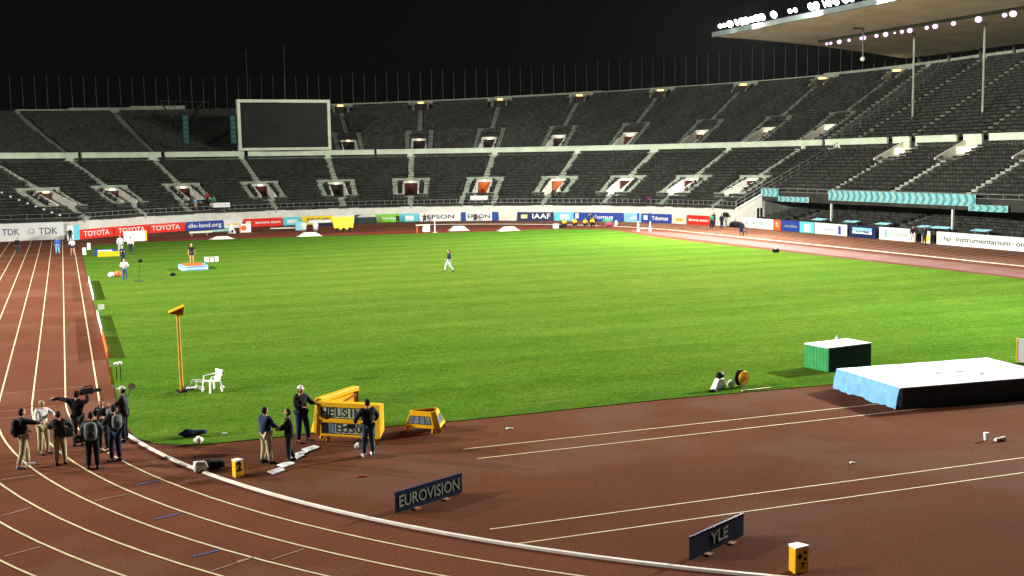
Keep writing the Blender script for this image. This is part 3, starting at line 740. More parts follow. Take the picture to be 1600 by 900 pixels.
# big white backdrop at the end of the left straight
t = board_pts((-22, 109.6), (-.95, 110.2), 2.25, M['white'], 'tall white board with dark lettering across the end of the left straight',
    texts=(('TDK', 1.15, .703, .098, M['letterb']), ('TDK', 1.15, .911, .108, M['letterb'])))
mb = MB()
for k in range(12):
    a0, a1 = k*math.pi/6, (k+1)*math.pi/6
    cxx = 21.05*.817; mb.bar((cxx+.34*math.cos(a0), -.02, 1.15+.42*math.sin(a0)), (cxx+.34*math.cos(a1), -.02, 1.15+.42*math.sin(a1)), .03, .05)
mb.bar((cxx-.2, -.02, 1.15), (cxx, -.02, .95), .03, .05); mb.bar((cxx, -.02, .95), (cxx+.2, -.02, 1.15), .03, .05)
mb.build('emblem', M['letterg'], t)
B = board
B(144.1, 142.5, 1.9, M['white'], 'narrow white panel with green lettering beside the tall white board', rho=-1.2, texts=(('PANEL', .4, .5, .8, lg),))
B(142.4, 140.7, 1.9, M['cyan'], 'narrow cyan panel left of the three red boards', rho=-1.0)
B(140.6, 132.4, 1.25, M['red'], 'leftmost of the three red boards with white lettering', texts=(('TOYOTA', .95, .50, .74, lw),))
B(132.3, 124.8, 1.25, M['red'], 'middle one of the three red boards with white lettering', texts=(('TOYOTA', .95, .5, .78, lw),))
B(124.7, 117.1, 1.25, M['red'], 'rightmost of the three red boards with white lettering', texts=(('TOYOTA', .95, .46, .78, lw),))
B(117.0, 109.3, 1.25, M['blue'], 'blue board with wide white web address lettering', texts=(('dle-land.org', .85, .5, .88, lw),))
B(109.2, 105.5, 1.25, M['white'], 'white board with a small yellow mark right of the blue web address board', extra=((.2, .8, .35, .55, M['yellowb'], 'emblem'),))
B(105.3, 97.6, 1.25, M['red'], 'red board with a white disc and small white lettering', texts=(('sonera start', .55, .62, .66, lw),), extra=((.06, .18, .2, .72, M['white'], 'emblem'),))
B(97.5, 94.0, 1.25, M['cyan'], 'cyan board with a white cloud mark left of the yellow board', extra=((.22, .78, .25, .7, M['white'], 'emblem'),))
B(93.9, 87.7, 1.25, M['yellowb'], 'yellow board with dark brown lettering', texts=(('DFND MP', .8, .52, .7, M['letterd']),))
B(87.6, 83.6, 1.25, M['white'], 'plain white board right of the yellow lettered board', texts=(('mt', .6, .8, .2, M['letterg']),))
B(83.5, 81.7, 1.25, M['housing'], 'narrow dark green board left of the green board')
B(81.6, 74.8, 1.25, M['green'], 'bright green board with white lettering', texts=(('fi, di iumino', .6, .55, .8, lw),))
B(74.7, 71.0, 1.25, M['cyan'], 'cyan and white board between the green board and a white lettered board', extra=((.28, .74, .15, .75, M['white'], 'emblem'),))
B(70.9, 62.8, 1.35, M['white'], 'plain white board with dark spaced lettering', texts=(('EPSON', .85, .52, .66, ld),))
B(62.7, 55.2, 1.35, M['white'], 'white board with dark lettering between two blue ends', texts=(('EPSON', .85, .48, .6, ld),), extra=((0, .13, 0, 1, M['blue'], 'blue_end'), (.83, 1, 0, 1, M['blue'], 'blue_end')))
B(55.1, 51.5, 1.25, M['whitewall'], 'cream board with a faint yellow line left of the navy board', extra=((.15, .85, .3, .42, M['lettery'], 'emblem'),))
B(51.4, 43.9, 1.3, M['navy'], 'navy board with a pale yellow block and bold white capitals', texts=(('IAAF', 1.05, .66, .5, lw),), extra=((.1, .28, .25, .72, M['lettery'], 'emblem'),))
B(43.8, 39.8, 1.3, M['cyan'], 'cyan board with a white centre right of the navy board', extra=((.3, .8, .2, .75, M['white'], 'emblem'),))
B(39.7, 28.9, 1.3, M['blue'], 'long blue board with white lettering behind the yellow-vested people', texts=(('Tdomus', .8, .55, .5, lw),), extra=((.03, .10, .3, .9, M['white'], 'emblem'),))
B(28.8, 24.9, 1.3, M['awning'], 'pale blue board between two deeper blue boards', texts=(('alfa', .5, .6, .5, lw),))
B(24.8, 17.8, 1.3, M['blue'], 'blue board with white lettering behind the white high jump uprights', texts=(('Tdomus', .8, .62, .55, lw),), extra=((.06, .2, .3, .8, M['white'], 'emblem'),))
B(17.7, 14.2, 1.3, M['whitewall'], 'cream board with an orange oval mark left of the last red board', extra=((.3, .8, .3, .6, M['yellow'], 'emblem'),))
B(14.0, 8.0, 1.3, M['red'], 'red board with small white lettering behind the person in green', texts=(('fimmia store', .5, .5, .85, lw),))
B(1.0, -6.4, 1.3, M['white'], 'white board with faint green lettering below the end wall doorway', rho=.2, texts=(('G   B   V', .5, .4, .6, lg),))
B(-6.5, -8.0, 1.3, M['orange'], 'short orange-red board right of the faint green lettering', rho=.2, texts=(('S', .8, .5, .35, lw),))
B(-8.1, -11.8, 1.3, M['blue'], 'blue board with pale lettering below the teal banner', rho=.2, texts=(('eurovision', .5, .55, .7, M['letterg']),))
B(-11.9, -14.8, 1.3, M['cyan'], 'cyan board with a white patch on the right straight', rho=.2, extra=((.3, .75, .1, .8, M['white'], 'emblem'),))
B(-14.9, -20.9, 1.3, M['white'], 'white board with a small blue figure near its right end', rho=.2, texts=(('kymen', .3, .45, .3, M['letterg']),), extra=((.74, .82, .1, .85, M['blue'], 'emblem'),))
B(-21.3, -25.9, 1.3, M['navy'], 'dark navy board with a white and blue label in its middle', rho=.2, texts=(('nordea', .4, .5, .5, M['blue']),), extra=((.12, .85, .55, .85, M['awning'], 'stripe'), (.12, .85, .32, .58, M['white'], 'label_panel')))
B(-26.4, -32.1, 1.35, M['white'], 'white board with a green bar and grey word on the right straight', rho=.2, texts=(('Fortum', .7, .6, .5, M['letterg']),), extra=((.17, .22, .2, .8, M['greenl'], 'emblem'),))
B(-33.0, -34.3, 1.25, M['white'], 'short white board with a yellow patch beside two standing people', rho=.2, extra=((.2, .9, .15, .6, M['yellowb'], 'emblem'),))
B(-35.2, -52.0, 1.3, M['white'], 'long white banner board with dark green lettering at the right edge', rho=.2, texts=(('hp  Instrumentarium  on aina lahella', .66, .52, .92, M['letterdg']),))
# teal patterned banners on the balcony front
def banner(y0, y1, z0, z1, x, label, step=1.05):
    t = thing('banner', label, 'banner', (x, y1, 0), -math.pi/2)
    w = y1-y0; mb = MB(); mb.box(0, w, -.03, 0, z0, z1); mb.build('cloth', M['lteal'], t)
    mb = MB(); k = 0.2
    while k < w-.6:      # chevron pattern sewn on the cloth
        zm = (z0+z1)/2; h = (z1-z0)
        for (za, zb, xa, xb) in ((z0+.02, zm, k, k+.35), (zm, z1-.02, k+.35, k)):
            mb.quad((xa, -.034, za), (xa+.42, -.034, za), (xb+.42, -.034, zb), (xb, -.034, zb))
        k += step
    mb.build('pattern', M['teal'], t); return t
banner(43.4, 67.4, 3.75, 4.95, CX+49.3, 'long teal chevron banner on the balcony front')
banner(71.0, 77.6, 3.35, 4.0, CX+49.1, 'short low teal banner beside the long one, near the end wall')
banner(77.8, 81.8, 3.9, 4.95, CX+49.3, 'short high teal banner at the top of the end wall')
banner(38.9, 44.2, 3.3, 3.95, CX+49.1, 'short teal banner hanging low at the right end of the balcony')
for i, (u, v, y, L) in enumerate(((1306, 0, 66.2, 2.2), (1355, 0, 60.3, 2.2), (1405, 0, 54.8, 2.0), (1473, 0, 48.4, 1.5), (1490, 0, 45.9, 2.6), (1557, 0, 40.3, 2.2))):
    lb = ['first', 'second', 'third', 'fourth', 'fifth', 'sixth'][i]
    t = thing('awning', lb + ' light blue sheet from the left above the right-hand boards', 'awning', (82.2, y, 0), 0, 'light blue sheets behind the boards')
    mb = MB(); mb.hexa([(-.1, -L/2, 1.5), (.7, -L/2, 1.66), (.7, L/2, 1.66), (-.1, L/2, 1.5), (-.1, -L/2, 1.53), (.7, -L/2, 1.69), (.7, L/2, 1.69), (-.1, L/2, 1.53)]); mb.build('sheet', M['awning'], t)
    mb = MB()
    for s in (-1, 1): mb.bar((.3, s*L*.4, 0), (.3, s*L*.4, 1.56), .05)
    mb.build('frame', M['steel'], t)

#PART2
# ------------------------------------------------------------------ people
def skin_mesh(verts, edges, radii, sub=1):
    me = bpy.data.meshes.new('skin_src'); me.from_pydata(verts, edges, [])
    o = bpy.data.objects.new('skin_src', me); COL.objects.link(o)
    md = o.modifiers.new('skin', 'SKIN')
    for i, r in enumerate(radii):
        sv = me.skin_vertices[0].data[i]; sv.radius = (r, r) if not isinstance(r, tuple) else r; sv.use_root = (i == 0)
    sb_ = o.modifiers.new('sub', 'SUBSURF'); sb_.levels = sub
    bpy.context.view_layer.update()
    out = bpy.data.meshes.new_from_object(o.evaluated_get(bpy.context.evaluated_depsgraph_get()))
    bpy.data.objects.remove(o); bpy.data.meshes.remove(me)
    return out
BASE = dict(pelvis=(0, 0, .97), waist=(0, 0, 1.12), chest=(0, .0, 1.32), neck=(0, 0, 1.50), head=(0, .015, 1.66),
            sho=(.185, 0, 1.43), elb=(.25, -.03, 1.16), wri=(.27, .05, .92), hip=(.095, 0, .92), kne=(.115, .02, .50), ank=(.13, -.02, .09), toe=(.15, .15, .035))
def joints(pose):
    J = {}
    for k, v in BASE.items():
        if k in ('sho', 'elb', 'wri', 'hip', 'kne', 'ank', 'toe'):
            J[k+'_r'] = Vector(v); J[k+'_l'] = Vector((-v[0], v[1], v[2]))
        else: J[k] = Vector(v)
    for k, v in pose.items(): J[k] = Vector(v)
    return J
def head_geo(mb, c, look=0.0, mi=0, dark=1):
    """head with brow, eye sockets, nose, mouth, chin and ears; front is +y turned by look"""
    ca, sa = math.cos(look), math.sin(look)
    def fn(p):
        x, y, z = p
        if y > 0:
            y *= 1.0 + .06*max(0, -z)
            y += .22*math.exp(-(x/.16)**2 - ((z+.02)/.22)**2)*(1 if z < .2 else .4)     # nose
            y -= .07*math.exp(-((abs(x)-.38)/.16)**2 - ((z-.14)/.12)**2)               # sockets
            y += .05*math.exp(-(x/.3)**2 - ((z+.42)/.07)**2)                            # lips
            y += .08*math.exp(-(x/.3)**2 - ((z+.78)/.15)**2)                            # chin
        if z < -.3: x *= 1 - .28*(-z-.3)
        return Vector((x*ca - y*sa, x*sa + y*ca, z))
    mb.ball(c, .078, .098, .118, 18, 14, mi, fn)
    for s in (-1, 1):
        ex, ey = s*.078, -.005; mb.ball((c[0]+ex*ca-ey*sa, c[1]+ex*sa+ey*ca, c[2]), .012, .02, .03, 8, 5, mi)
        ex, ey = s*.03, .086; mb.ball((c[0]+ex*ca-ey*sa, c[1]+ex*sa+ey*ca, c[2]+.017), .011, .008, .008, 6, 4, dark)
def hand_geo(mb, w, e, side, curl=.35, mi=0):
    """palm and five bent fingers continuing the forearm e->w"""
    d = (w-e).normalized(); up = Vector((0, 1, 0)) if abs(d.y) < .8 else Vector((0, 0, 1))
    n = d.cross(up).normalized(); f = n.cross(d).normalized()   # n: across thickness, f: across the knuckles
    palm0, palm1 = w, w + d*.095
    mb.hexa([palm0 - f*.026 - n*.014, palm0 + f*.026 - n*.014, palm1 + f*.042 - n*.012, palm1 - f*.042 - n*.012,
             palm0 - f*.026 + n*.014, palm0 + f*.026 + n*.014, palm1 + f*.042 + n*.012, palm1 - f*.042 + n*.012], mi)
    for i, L in enumerate((.072, .082, .076, .058)):
        b = palm1 + f*(.033 - .022*i); m1 = b + (d*math.cos(curl*.6) + n*side*math.sin(curl*.6))*L*.55
        e1 = m1 + (d*math.cos(curl*1.7) + n*side*math.sin(curl*1.7))*L*.5
        mb.tube(b, m1, .0095, .0088, 5, mi); mb.tube(m1, e1, .0088, .007, 5, mi)
    b = w + d*.03 + f*.03; m1 = b + (d*.7 + f*.6 + n*side*.25).normalized()*.04; e1 = m1 + (d*.95 + n*side*.3).normalized()*.032
    mb.tube(b, m1, .013, .011, 5, mi); mb.tube(m1, e1, .011, .008, 5, mi)
def mesh_part(me, name, m, parent, extra=None):
    mats = m if isinstance(m, (list, tuple)) else [m]
    me.materials.clear()
    for x in mats: me.materials.append(x)
    if extra:
        n = len(me.vertices); v = [tuple(p.co) for p in me.vertices]; f = [tuple(p.vertices) for p in me.polygons]; mi = [0]*len(f)
        v += [tuple(p) for p in extra.v]; f += [tuple(i+n for i in q) for q in extra.f]; mi += extra.mi
        m2 = bpy.data.meshes.new(name); m2.from_pydata(v, [], f)
        for x in mats: m2.materials.append(x)
        m2.polygons.foreach_set('material_index', mi); bpy.data.meshes.remove(me); me = m2
    me.name = name
    me.polygons.foreach_set('use_smooth', [True]*len(me.polygons)); me.update()
    o = bpy.data.objects.new(name, me); COL.objects.link(o); o.parent = parent; return o
def person(label, x, y, face, top, legs, pose=None, hair='hair', h=1.78, z=0.0, cap=None, shoe='black', shorts=False, look=0.0, long=False, group=None, pack=None, sleeves=True, vest=None, coat=0.0):
    """face = heading in degrees: 0 looks away from the camera (+y), 180 towards it, -90 to the right"""
    J = joints(pose or {}); s = h/1.78
    t = thing('person', label, 'person', (x, y, z), R_(face), group); t.scale = (s, s, s)
    K = ['pelvis', 'waist', 'chest', 'neck', 'head']
    names = K + [a+'_'+b for b in 'rl' for a in ('sho', 'elb', 'wri', 'hip', 'kne', 'ank', 'toe')]
    rb = dict(pelvis=.115, waist=.10, chest=.115, neck=.052, head=.05, sho=.055, elb=.038, wri=.026, hip=.085, kne=.052, ank=.036, toe=.032)
    idx = {n: i for i, n in enumerate(names)}
    ed = [(0, 1), (1, 2), (2, 3), (3, 4)]
    for b in 'rl':
        ed += [(2, idx['sho_'+b]), (idx['sho_'+b], idx['elb_'+b]), (idx['elb_'+b], idx['wri_'+b]), (0, idx['hip_'+b]), (idx['hip_'+b], idx['kne_'+b]), (idx['kne_'+b], idx['ank_'+b]), (idx['ank_'+b], idx['toe_'+b])]
    me = skin_mesh([tuple(J[n]) for n in names], ed, [rb[n.split('_')[0]] for n in names])
    ex = MB(); head_geo(ex, J['head'], look)
    for b, sd in (('r', -1), ('l', 1)): hand_geo(ex, J['wri_'+b], J['elb_'+b], sd)
    mesh_part(me, 'body', [M['skin'], CL['black']], t, ex)
    # jacket or shirt: torso and arms
    def sub(nm, edges, rad, name, m, sb=1):
        ii = {n: i for i, n in enumerate(nm)}
        me = skin_mesh([tuple(n if isinstance(n, Vector) else J[n]) for n in nm], edges, rad, sb); return mesh_part(me, name, m, t)
    hem = J['pelvis'] + (J['pelvis']-J['waist'])*(coat*1.2)
    J['hem'] = hem; J['coll'] = J['chest'].lerp(J['neck'], .72)
    for b in 'rl': J['cuf_'+b] = J['wri_'+b].lerp(J['elb_'+b], .1) if sleeves else J['elb_'+b].lerp(J['sho_'+b], .25)
    bulk = .02 if coat else 0
    if sleeves:
        nm = ['hem', 'waist', 'chest', 'coll', 'sho_r', 'elb_r', 'cuf_r', 'sho_l', 'elb_l', 'cuf_l']
        e = [(0, 1), (1, 2), (2, 3), (2, 4), (4, 5), (5, 6), (2, 7), (7, 8), (8, 9)]
        r = [.162+bulk, .156+bulk, .172+bulk, .085, .094+bulk/2, .074+bulk/2, .056, .094+bulk/2, .074+bulk/2, .056]
    else:
        nm = ['hem', 'waist', 'chest', 'coll', 'sho_r', 'cuf_r', 'sho_l', 'cuf_l']; e = [(0, 1), (1, 2), (2, 3), (2, 4), (4, 5), (2, 6), (6, 7)]
        r = [.148, .138, .15, .075, .075, .062, .075, .062]
    sub(nm, e, r, 'jacket' if sleeves else 'shirt', CL[top])
    J['lp'] = J['pelvis'] + Vector((0, 0, .0))
    if shorts:
        for b in 'rl': J['sh_'+b] = J['hip_'+b].lerp(J['kne_'+b], .45)
        sub(['lp', 'hip_r', 'sh_r', 'hip_l', 'sh_l'], [(0, 1), (1, 2), (0, 3), (3, 4)], [.13, .11, .09, .11, .09], 'shorts', CL[legs])
    else:
        sub(['lp', 'hip_r', 'kne_r', 'ank_r', 'hip_l', 'kne_l', 'ank_l'], [(0, 1), (1, 2), (2, 3), (0, 4), (4, 5), (5, 6)], [.14, .125, .094, .076, .125, .094, .076], 'trousers', CL[legs])
    for b in 'rl':
        mb = MB(); a, c = J['ank_'+b], J['toe_'+b]
        d = (c-a); d.z = 0; d = d.normalized() if d.length > .01 else Vector((0, 1, 0)); L = .15
        cc = a + d*.07; zb = min(a.z, c.z) - .035; xx = Vector((-d.y, d.x, 0))*.047
        mb.hexa([a - d*.06 - xx, a - d*.06 + xx, c + d*.05 + xx*.8, c + d*.05 - xx*.8][::-1] and
                [(p.x, p.y, zb) for p in (a-d*.06+xx, a-d*.06-xx, c+d*.05-xx*.8, c+d*.05+xx*.8)] + [(a-d*.05+xx*.8)+Vector((0, 0, .02)), (a-d*.05-xx*.8)+Vector((0, 0, .02)), (c+d*.04-xx*.7)+Vector((0, 0, .02)), (c+d*.04+xx*.7)+Vector((0, 0, .02))])
        mb.build('shoe', CL[shoe], t, bevel=.01)
    # hair: a cap of hair open at the face
    mb = MB(); hc = J['head']
    def hf(p):
        x, y, z = p; ca, sa = math.cos(look), math.sin(look)
        if z < (-.05 if y < .1 else .42): z = max(z, -.75 if y < .1 else .42) if y < .1 else .42
        if long and y < .1 and z < -.3: y *= 1.1
        return Vector((x*ca - (y-.12)*sa, x*sa + (y-.12)*ca, z))
    mb.ball(hc, .087, .104, .127, 14, 9, 0, hf)
    mb.build('hair', CL[hair], t, smooth=True)
    if cap:
        mb = MB(); mb.ball(hc + Vector((0, -.005, .035)), .094, .112, .105, 14, 8, 0, lambda p: Vector((p.x, p.y, max(p.z, .1))))
        d = Vector((-math.sin(look), math.cos(look), 0)); e1 = hc + d*.09 + Vector((0, 0, .05)); e2 = hc + d*.18 + Vector((0, 0, .035))
        xx = Vector((d.y, -d.x, 0))*.065; mb.hexa([e1-xx, e1+xx, e2+xx*.6, e2-xx*.6] + [p+Vector((0, 0, .012)) for p in (e1-xx, e1+xx, e2+xx*.6, e2-xx*.6)])
        mb.build('cap', CL[cap], t, smooth=False)
    if vest:
        pass
    return t
def world_at(t, loc):
    m = Matrix.Translation(t.location) @ Matrix.Rotation(t.rotation_euler[2], 4, 'Z') @ Matrix.Scale(t.scale[0], 4)
    return m @ Vector(loc)
def backpack(label, t, m, side=-.19, zc=1.27, sc=1.0):
    w = world_at(t, (0, side, zc))
    b = thing('backpack', label, 'backpack', w, t.rotation_euler[2])
    mb = MB(); mb.ball((0, 0, 0), .16*sc, .10*sc, .24*sc, 14, 10, 0, lambda p: Vector((math.copysign(abs(p.x)**.6, p.x), math.copysign(abs(p.y)**.6, p.y), math.copysign(abs(p.z)**.7, p.z)))); mb.build('sack', m, b, smooth=True)
    mb = MB(); mb.ball((0, -.09*sc, -.06), .11*sc, .05*sc, .10*sc, 12, 8); mb.build('pocket', CL['darkgrey'], b, smooth=True)
    mb = MB()
    for s in (-1, 1):
        mb.bar((s*.11, .06, .18), (s*.14, .17, .24), .045, .015); mb.bar((s*.14, .17, .24), (s*.14, .30, .1), .045, .015); mb.bar((s*.14, .30, .1), (s*.13, .28, -.1), .045, .015)
    mb.build('strap', CL['black'], b); return b
def shoulder_camera(label, w, rz, sc=1.0):
    c = thing('video_camera', label, 'video camera', w, rz)
    mb = MB(); mb.box(-.06*sc, .06*sc, -.25*sc, .14*sc, -.08*sc, .10*sc); mb.build('camera_body', M['black'], c, bevel=.015)
    mb = MB(); mb.tube((0, .14*sc, .01), (0, .38*sc, .01), .05*sc, .065*sc, 12); mb.build('lens', M['housing'], c)
    mb = MB(); mb.bar((0, -.12*sc, .16*sc), (0, .12*sc, .16*sc), .03*sc); mb.bar((0, -.12*sc, .10*sc), (0, -.12*sc, .16*sc), .025*sc); mb.bar((0, .12*sc, .10*sc), (0, .12*sc, .16*sc), .025*sc)
    mb.build('handle', M['black'], c)
    mb = MB(); mb.box(-.11*sc, -.06*sc, .02*sc, .12*sc, .02, .07*sc); mb.build('viewfinder', M['black'], c); return c

fwd = lambda s=1: {'elb_r': (.27, .12, 1.20), 'wri_r': (.16, .34, 1.22), 'elb_l': (-.27, .12, 1.20), 'wri_l': (-.16, .34, 1.22)}
# --- group on the track
pA = person('person in black jacket and khaki trousers, leftmost on the track, reaching out an arm', -2.42, -10.25, -78, 'black', 'khaki',
    {'elb_r': (.22, .26, 1.36), 'wri_r': (.12, .52, 1.28), 'elb_l': (-.28, -.02, 1.16), 'wri_l': (-.2, .2, 1.05), 'ank_l': (-.17, .12, .09), 'toe_l': (-.19, .28, .035), 'ank_r': (.16, -.2, .09), 'toe_r': (.18, -.04, .035), 'kne_r': (.13, -.06, .5), 'kne_l': (-.14, .09, .5)}, coat=.3, h=1.84, shoe='palegrey')
backpack('black rucksack on the back of the leftmost person on the track', pA, CL['black'], -.2, 1.2, 1.15)
pB = person('bare-legged person in white top behind the pointing person on the track', -1.88, -8.75, -150, 'white', 'khaki',
    {'elb_r': (.26, .1, 1.2), 'wri_r': (.14, .3, 1.12), 'elb_l': (-.3, .12, 1.3), 'wri_l': (-.2, .34, 1.3)}, hair='blond', h=1.76, cap=None)
pC = person('person in dark jacket and khaki trousers standing right of the pointing person', -1.38, -10.45, 5, 'darkgrey', 'khaki',
    {'elb_r': (.38, .0, 1.25), 'wri_r': (.44, .02, 1.02), 'elb_l': (-.27, .14, 1.2), 'wri_l': (-.16, .32, 1.25)}, coat=.8, h=1.70)
bg = thing('shoulder_bag', 'black bag on the hip of the person in dark jacket and khaki trousers', 'bag', (-1.13, -10.55, 1.02), R_(20))
mb = MB(); mb.box(-.1, .12, -.14, .14, -.12, .14); mb.build('bag_body', CL['black'], bg, bevel=.03); mb = MB(); mb.bar((0, 0, .14), (-.2, 0, .42), .03, .01); mb.build('strap', CL['black'], bg)
pD = person('camera operator in black at the back of the track group, arm stretched out left', -.82, -8.1, -20, 'black', 'darkgrey',
    {'elb_l': (-.44, .05, 1.50), 'wri_l': (-.72, .12, 1.52), 'elb_r': (.30, .14, 1.40), 'wri_r': (.22, .26, 1.62)}, h=1.86, coat=.3)
bm = thing('boom_pole', 'thin grey boom pole held out left by the camera operator in black', 'boom pole', (-1.52, -8.05, 1.62), 0)
mb = MB(); mb.tube((.0, 0, 0), (-.85, .05, -.22), .014, .012, 6); mb.build('pole', M['steel'], bm); mb = MB(); mb.tube((.18, 0, .03), (-.05, 0, -.02), .05, .05, 10); mb.build('microphone', M['black'], bm)
shoulder_camera('black video camera on the shoulder of the operator at the back of the track group', world_at(pD, (.30, .22, 1.70)), R_(-70), 1.1)
pE = person('person in dark clothes with a grey rucksack, nearest in the track group', -.46, -11.45, -8, 'darkgrey', 'black',
    {'elb_l': (-.30, .10, 1.2), 'wri_l': (-.18, .30, 1.28), 'elb_r': (.28, .10, 1.2), 'wri_r': (.15, .28, 1.3)}, h=1.79, coat=.5)
backpack('grey rucksack on the back of the nearest person in the track group', pE, CL['grey'], -.2, 1.22, 1.2)
sb2 = thing('shoulder_bag', 'black camera bag hanging left of the person with the grey rucksack', 'bag', (-.82, -11.4, .98), R_(-10))
mb = MB(); mb.box(-.12, .10, -.10, .10, -.12, .12); mb.build('bag_body', CL['black'], sb2, bevel=.04); mb = MB(); mb.box(-.02, .03, -.136, -.131, -.03, .02); mb.build('badge', M['white'], sb2); mb = MB(); mb.bar((.05, 0, .16), (.32, 0, .46), .035, .012); mb.build('strap', CL['darkgrey'], sb2)
pF = person('person in black and grey anorak and dark trousers, right front of the track group', .22, -10.75, 25, 'black', 'navy',
    {'elb_l': (-.28, .14, 1.2), 'wri_l': (-.14, .30, 1.22), 'elb_r': (.29, .02, 1.18), 'wri_r': (.24, .2, 1.05)}, h=1.80, coat=.7)
backpack('dark blue-grey rucksack on the back of the person right front of the track group', pF, CL['grey'], -.19, 1.28, .95)
pG = person('person in dark coat and white cap standing by the kerb, rightmost in the group', .62, -8.05, 70, 'darkgrey', 'black',
    {'elb_l': (-.24, .18, 1.18), 'wri_l': (-.1, .34, 1.2), 'elb_r': (.3, -.02, 1.17)}, h=1.86, coat=.9, cap='white')
wb = thing('light_dish', 'small round white lamp reflector behind the head of the rightmost person', 'reflector', (.92, -7.95, 1.83), 0)
mb = MB(); mb.tube((0, -.05, 0), (0, .03, 0), .12, .06, 14); mb.build('dish', M['white'], wb); mb = MB(); mb.tube((0, .03, 0), (-.12, .06, -.35), .015, .015, 6); mb.build('handle', M['black'], wb)
pH = person('dark-haired person in black between the camera operator and the kerb', -.08, -9.2, 160, 'black', 'darkgrey', fwd(), h=1.72, coat=.3)
shoulder_camera('small dark camera held in front of the face between the group members', world_at(pH, (0, .3, 1.5)), R_(160), .7)
pp = thing('sheet_of_paper', 'white sheet held up in the middle of the track group', 'paper', (.12, -9.9, 1.3), R_(12))
mb = MB(); mb.hexa([(-.1, 0, -.15), (.1, 0, -.15), (.1, .01, -.15), (-.1, .01, -.15), (-.07, .06, .2), (.13, .06, .2), (.13, .07, .2), (-.07, .07, .2)]); mb.build('page', M['white'], pp)
mb = MB(); mb.bar((.03, .03, -.14), (.03, .05, .1), .03, .03); mb.build('clip', M['black'], pp)
# --- three by the scoreboard
person('person in navy jacket and khaki trousers talking left of the yellow scoreboard', 4.52, -13.0, -60, 'navy', 'khaki',
    {'elb_r': (.26, .12, 1.18), 'wri_r': (.14, .34, 1.12), 'elb_l': (-.26, .14, 1.2), 'wri_l': (-.12, .34, 1.14), 'ank_l': (-.17, -.03, .09), 'toe_l': (-.19, .13, .035), 'ank_r': (.17, .02, .09)}, h=1.78, coat=.7)
person('slim person in black with a tied ponytail, standing on the white mats', 5.22, -13.05, 75, 'black', 'darkgrey',
    {'elb_r': (.24, .12, 1.18), 'wri_r': (.12, .3, 1.12), 'elb_l': (-.24, .12, 1.18), 'wri_l': (-.12, .3, 1.1), 'ank_l': (-.10, .02, .09), 'ank_r': (.10, -.14, .09), 'toe_r': (.12, .02, .035)}, h=1.66, coat=.2, long=True, look=.2)
person('tall person in dark clothes and white cap beside the left end of the scoreboard', 6.05, -10.75, 205, 'black', 'navy',
    {'elb_r': (.27, .10, 1.18), 'wri_r': (.1, .28, 1.16), 'elb_l': (-.30, .12, 1.22), 'wri_l': (-.30, .3, 1.22), 'ank_l': (-.24, -.02, .09), 'toe_l': (-.28, .13, .035), 'kne_l': (-.18, .02, .5), 'ank_r': (.16, .02, .09)}, h=1.90, coat=.3, cap='white')
pL = person('person in black top, jeans and white shoes, back turned, in front of the scoreboard', 7.62, -13.45, 10, 'black', 'jeans',
    {'elb_l': (-.36, .06, 1.2), 'wri_l': (-.32, .22, 1.0), 'elb_r': (.36, .06, 1.2), 'wri_r': (.30, .22, 1.0), 'ank_l': (-.15, -.02, .09), 'ank_r': (.17, .08, .09), 'toe_r': (.20, .24, .035)}, h=1.84, coat=.3, shoe='white')
tc = thing('handheld_camera', 'black camera held low at the left hip of the person in jeans', 'video camera', (7.12, -13.35, .98), R_(60))
mb = MB(); mb.box(-.07, .07, -.12, .12, -.06, .07); mb.build('camera_body', M['black'], tc, bevel=.01); mb = MB(); mb.tube((0, .1, 0), (0, .34, -.06), .04, .05, 10); mb.build('lens', M['housing'], tc)
# --- far people
walk = {'ank_r': (.10, .33, .12), 'toe_r': (.10, .48, .10), 'kne_r': (.1, .22, .53), 'ank_l': (-.1, -.34, .16), 'toe_l': (-.1, -.24, .04), 'kne_l': (-.1, -.04, .5), 'elb_r': (.24, -.16, 1.2), 'wri_r': (.22, -.2, .98), 'elb_l': (-.24, .1, 1.18), 'wri_l': (-.2, .3, 1.02)}
person('person in navy jacket and pale jeans walking alone across the middle of the grass', 28.7, 42.8, 88, 'navy', 'palegrey', walk, h=1.88)
person('person in black with green trousers standing on the outer left lanes', -5.7, 86.2, 170, 'black', 'darkgrey', None, h=1.80)
person('person in blue top and light blue trousers on the left straight near the end board', -1.7, 83.6, 175, 'blue', 'lightblue', None, h=1.85, vest=None)
person('person in white shirt and dark blue shorts on the inside lane of the left straight', -.25, 79.9, 165, 'white', 'navy', fwd(), h=1.85, shorts=True)
person('dark figure standing against the boards beside the tall white board', -.3, 104.5, 180, 'black', 'black', None, h=1.70)
person('person in white shirt and grey trousers left of the white panel on the grass', 4.5, 80.5, 190, 'white', 'palegrey', None, h=1.95)
person('person in white shirt and navy trousers right of the one in grey trousers', 5.5, 79.4, 160, 'white', 'navy', None, h=1.85)
person('dark-haired person in navy behind the one in the black waistcoat on the grass', 4.1, 66.5, 180, 'navy', 'navy', fwd(), h=1.75)
pW = person('person in white shirt with black bib and jeans, left part of the grass', 3.4, 49.0, 180, 'white', 'jeans', fwd(), h=1.84)
backpack('black photographer vest pack on the person in white shirt and jeans', pW, CL['black'], -.17, 1.2, .95)
person('bare-legged athlete in dark top standing on the blue podium', 9.5, 57.5, 185, 'black', 'black', None, h=1.86, z=.42, shorts=True, sleeves=False)
person('person in green jacket and black trousers by the last red board', 76.6, 80.9, 150, 'green', 'black', None, h=1.85)
person('person in dark blue jacket right of the one in green', 77.9, 80.6, 180, 'navy', 'navy', None, h=1.85)
person('dark figure behind the pair in green and blue, against the wall', 79.0, 84.3, 200, 'darkgrey', 'darkgrey', None, h=1.95)
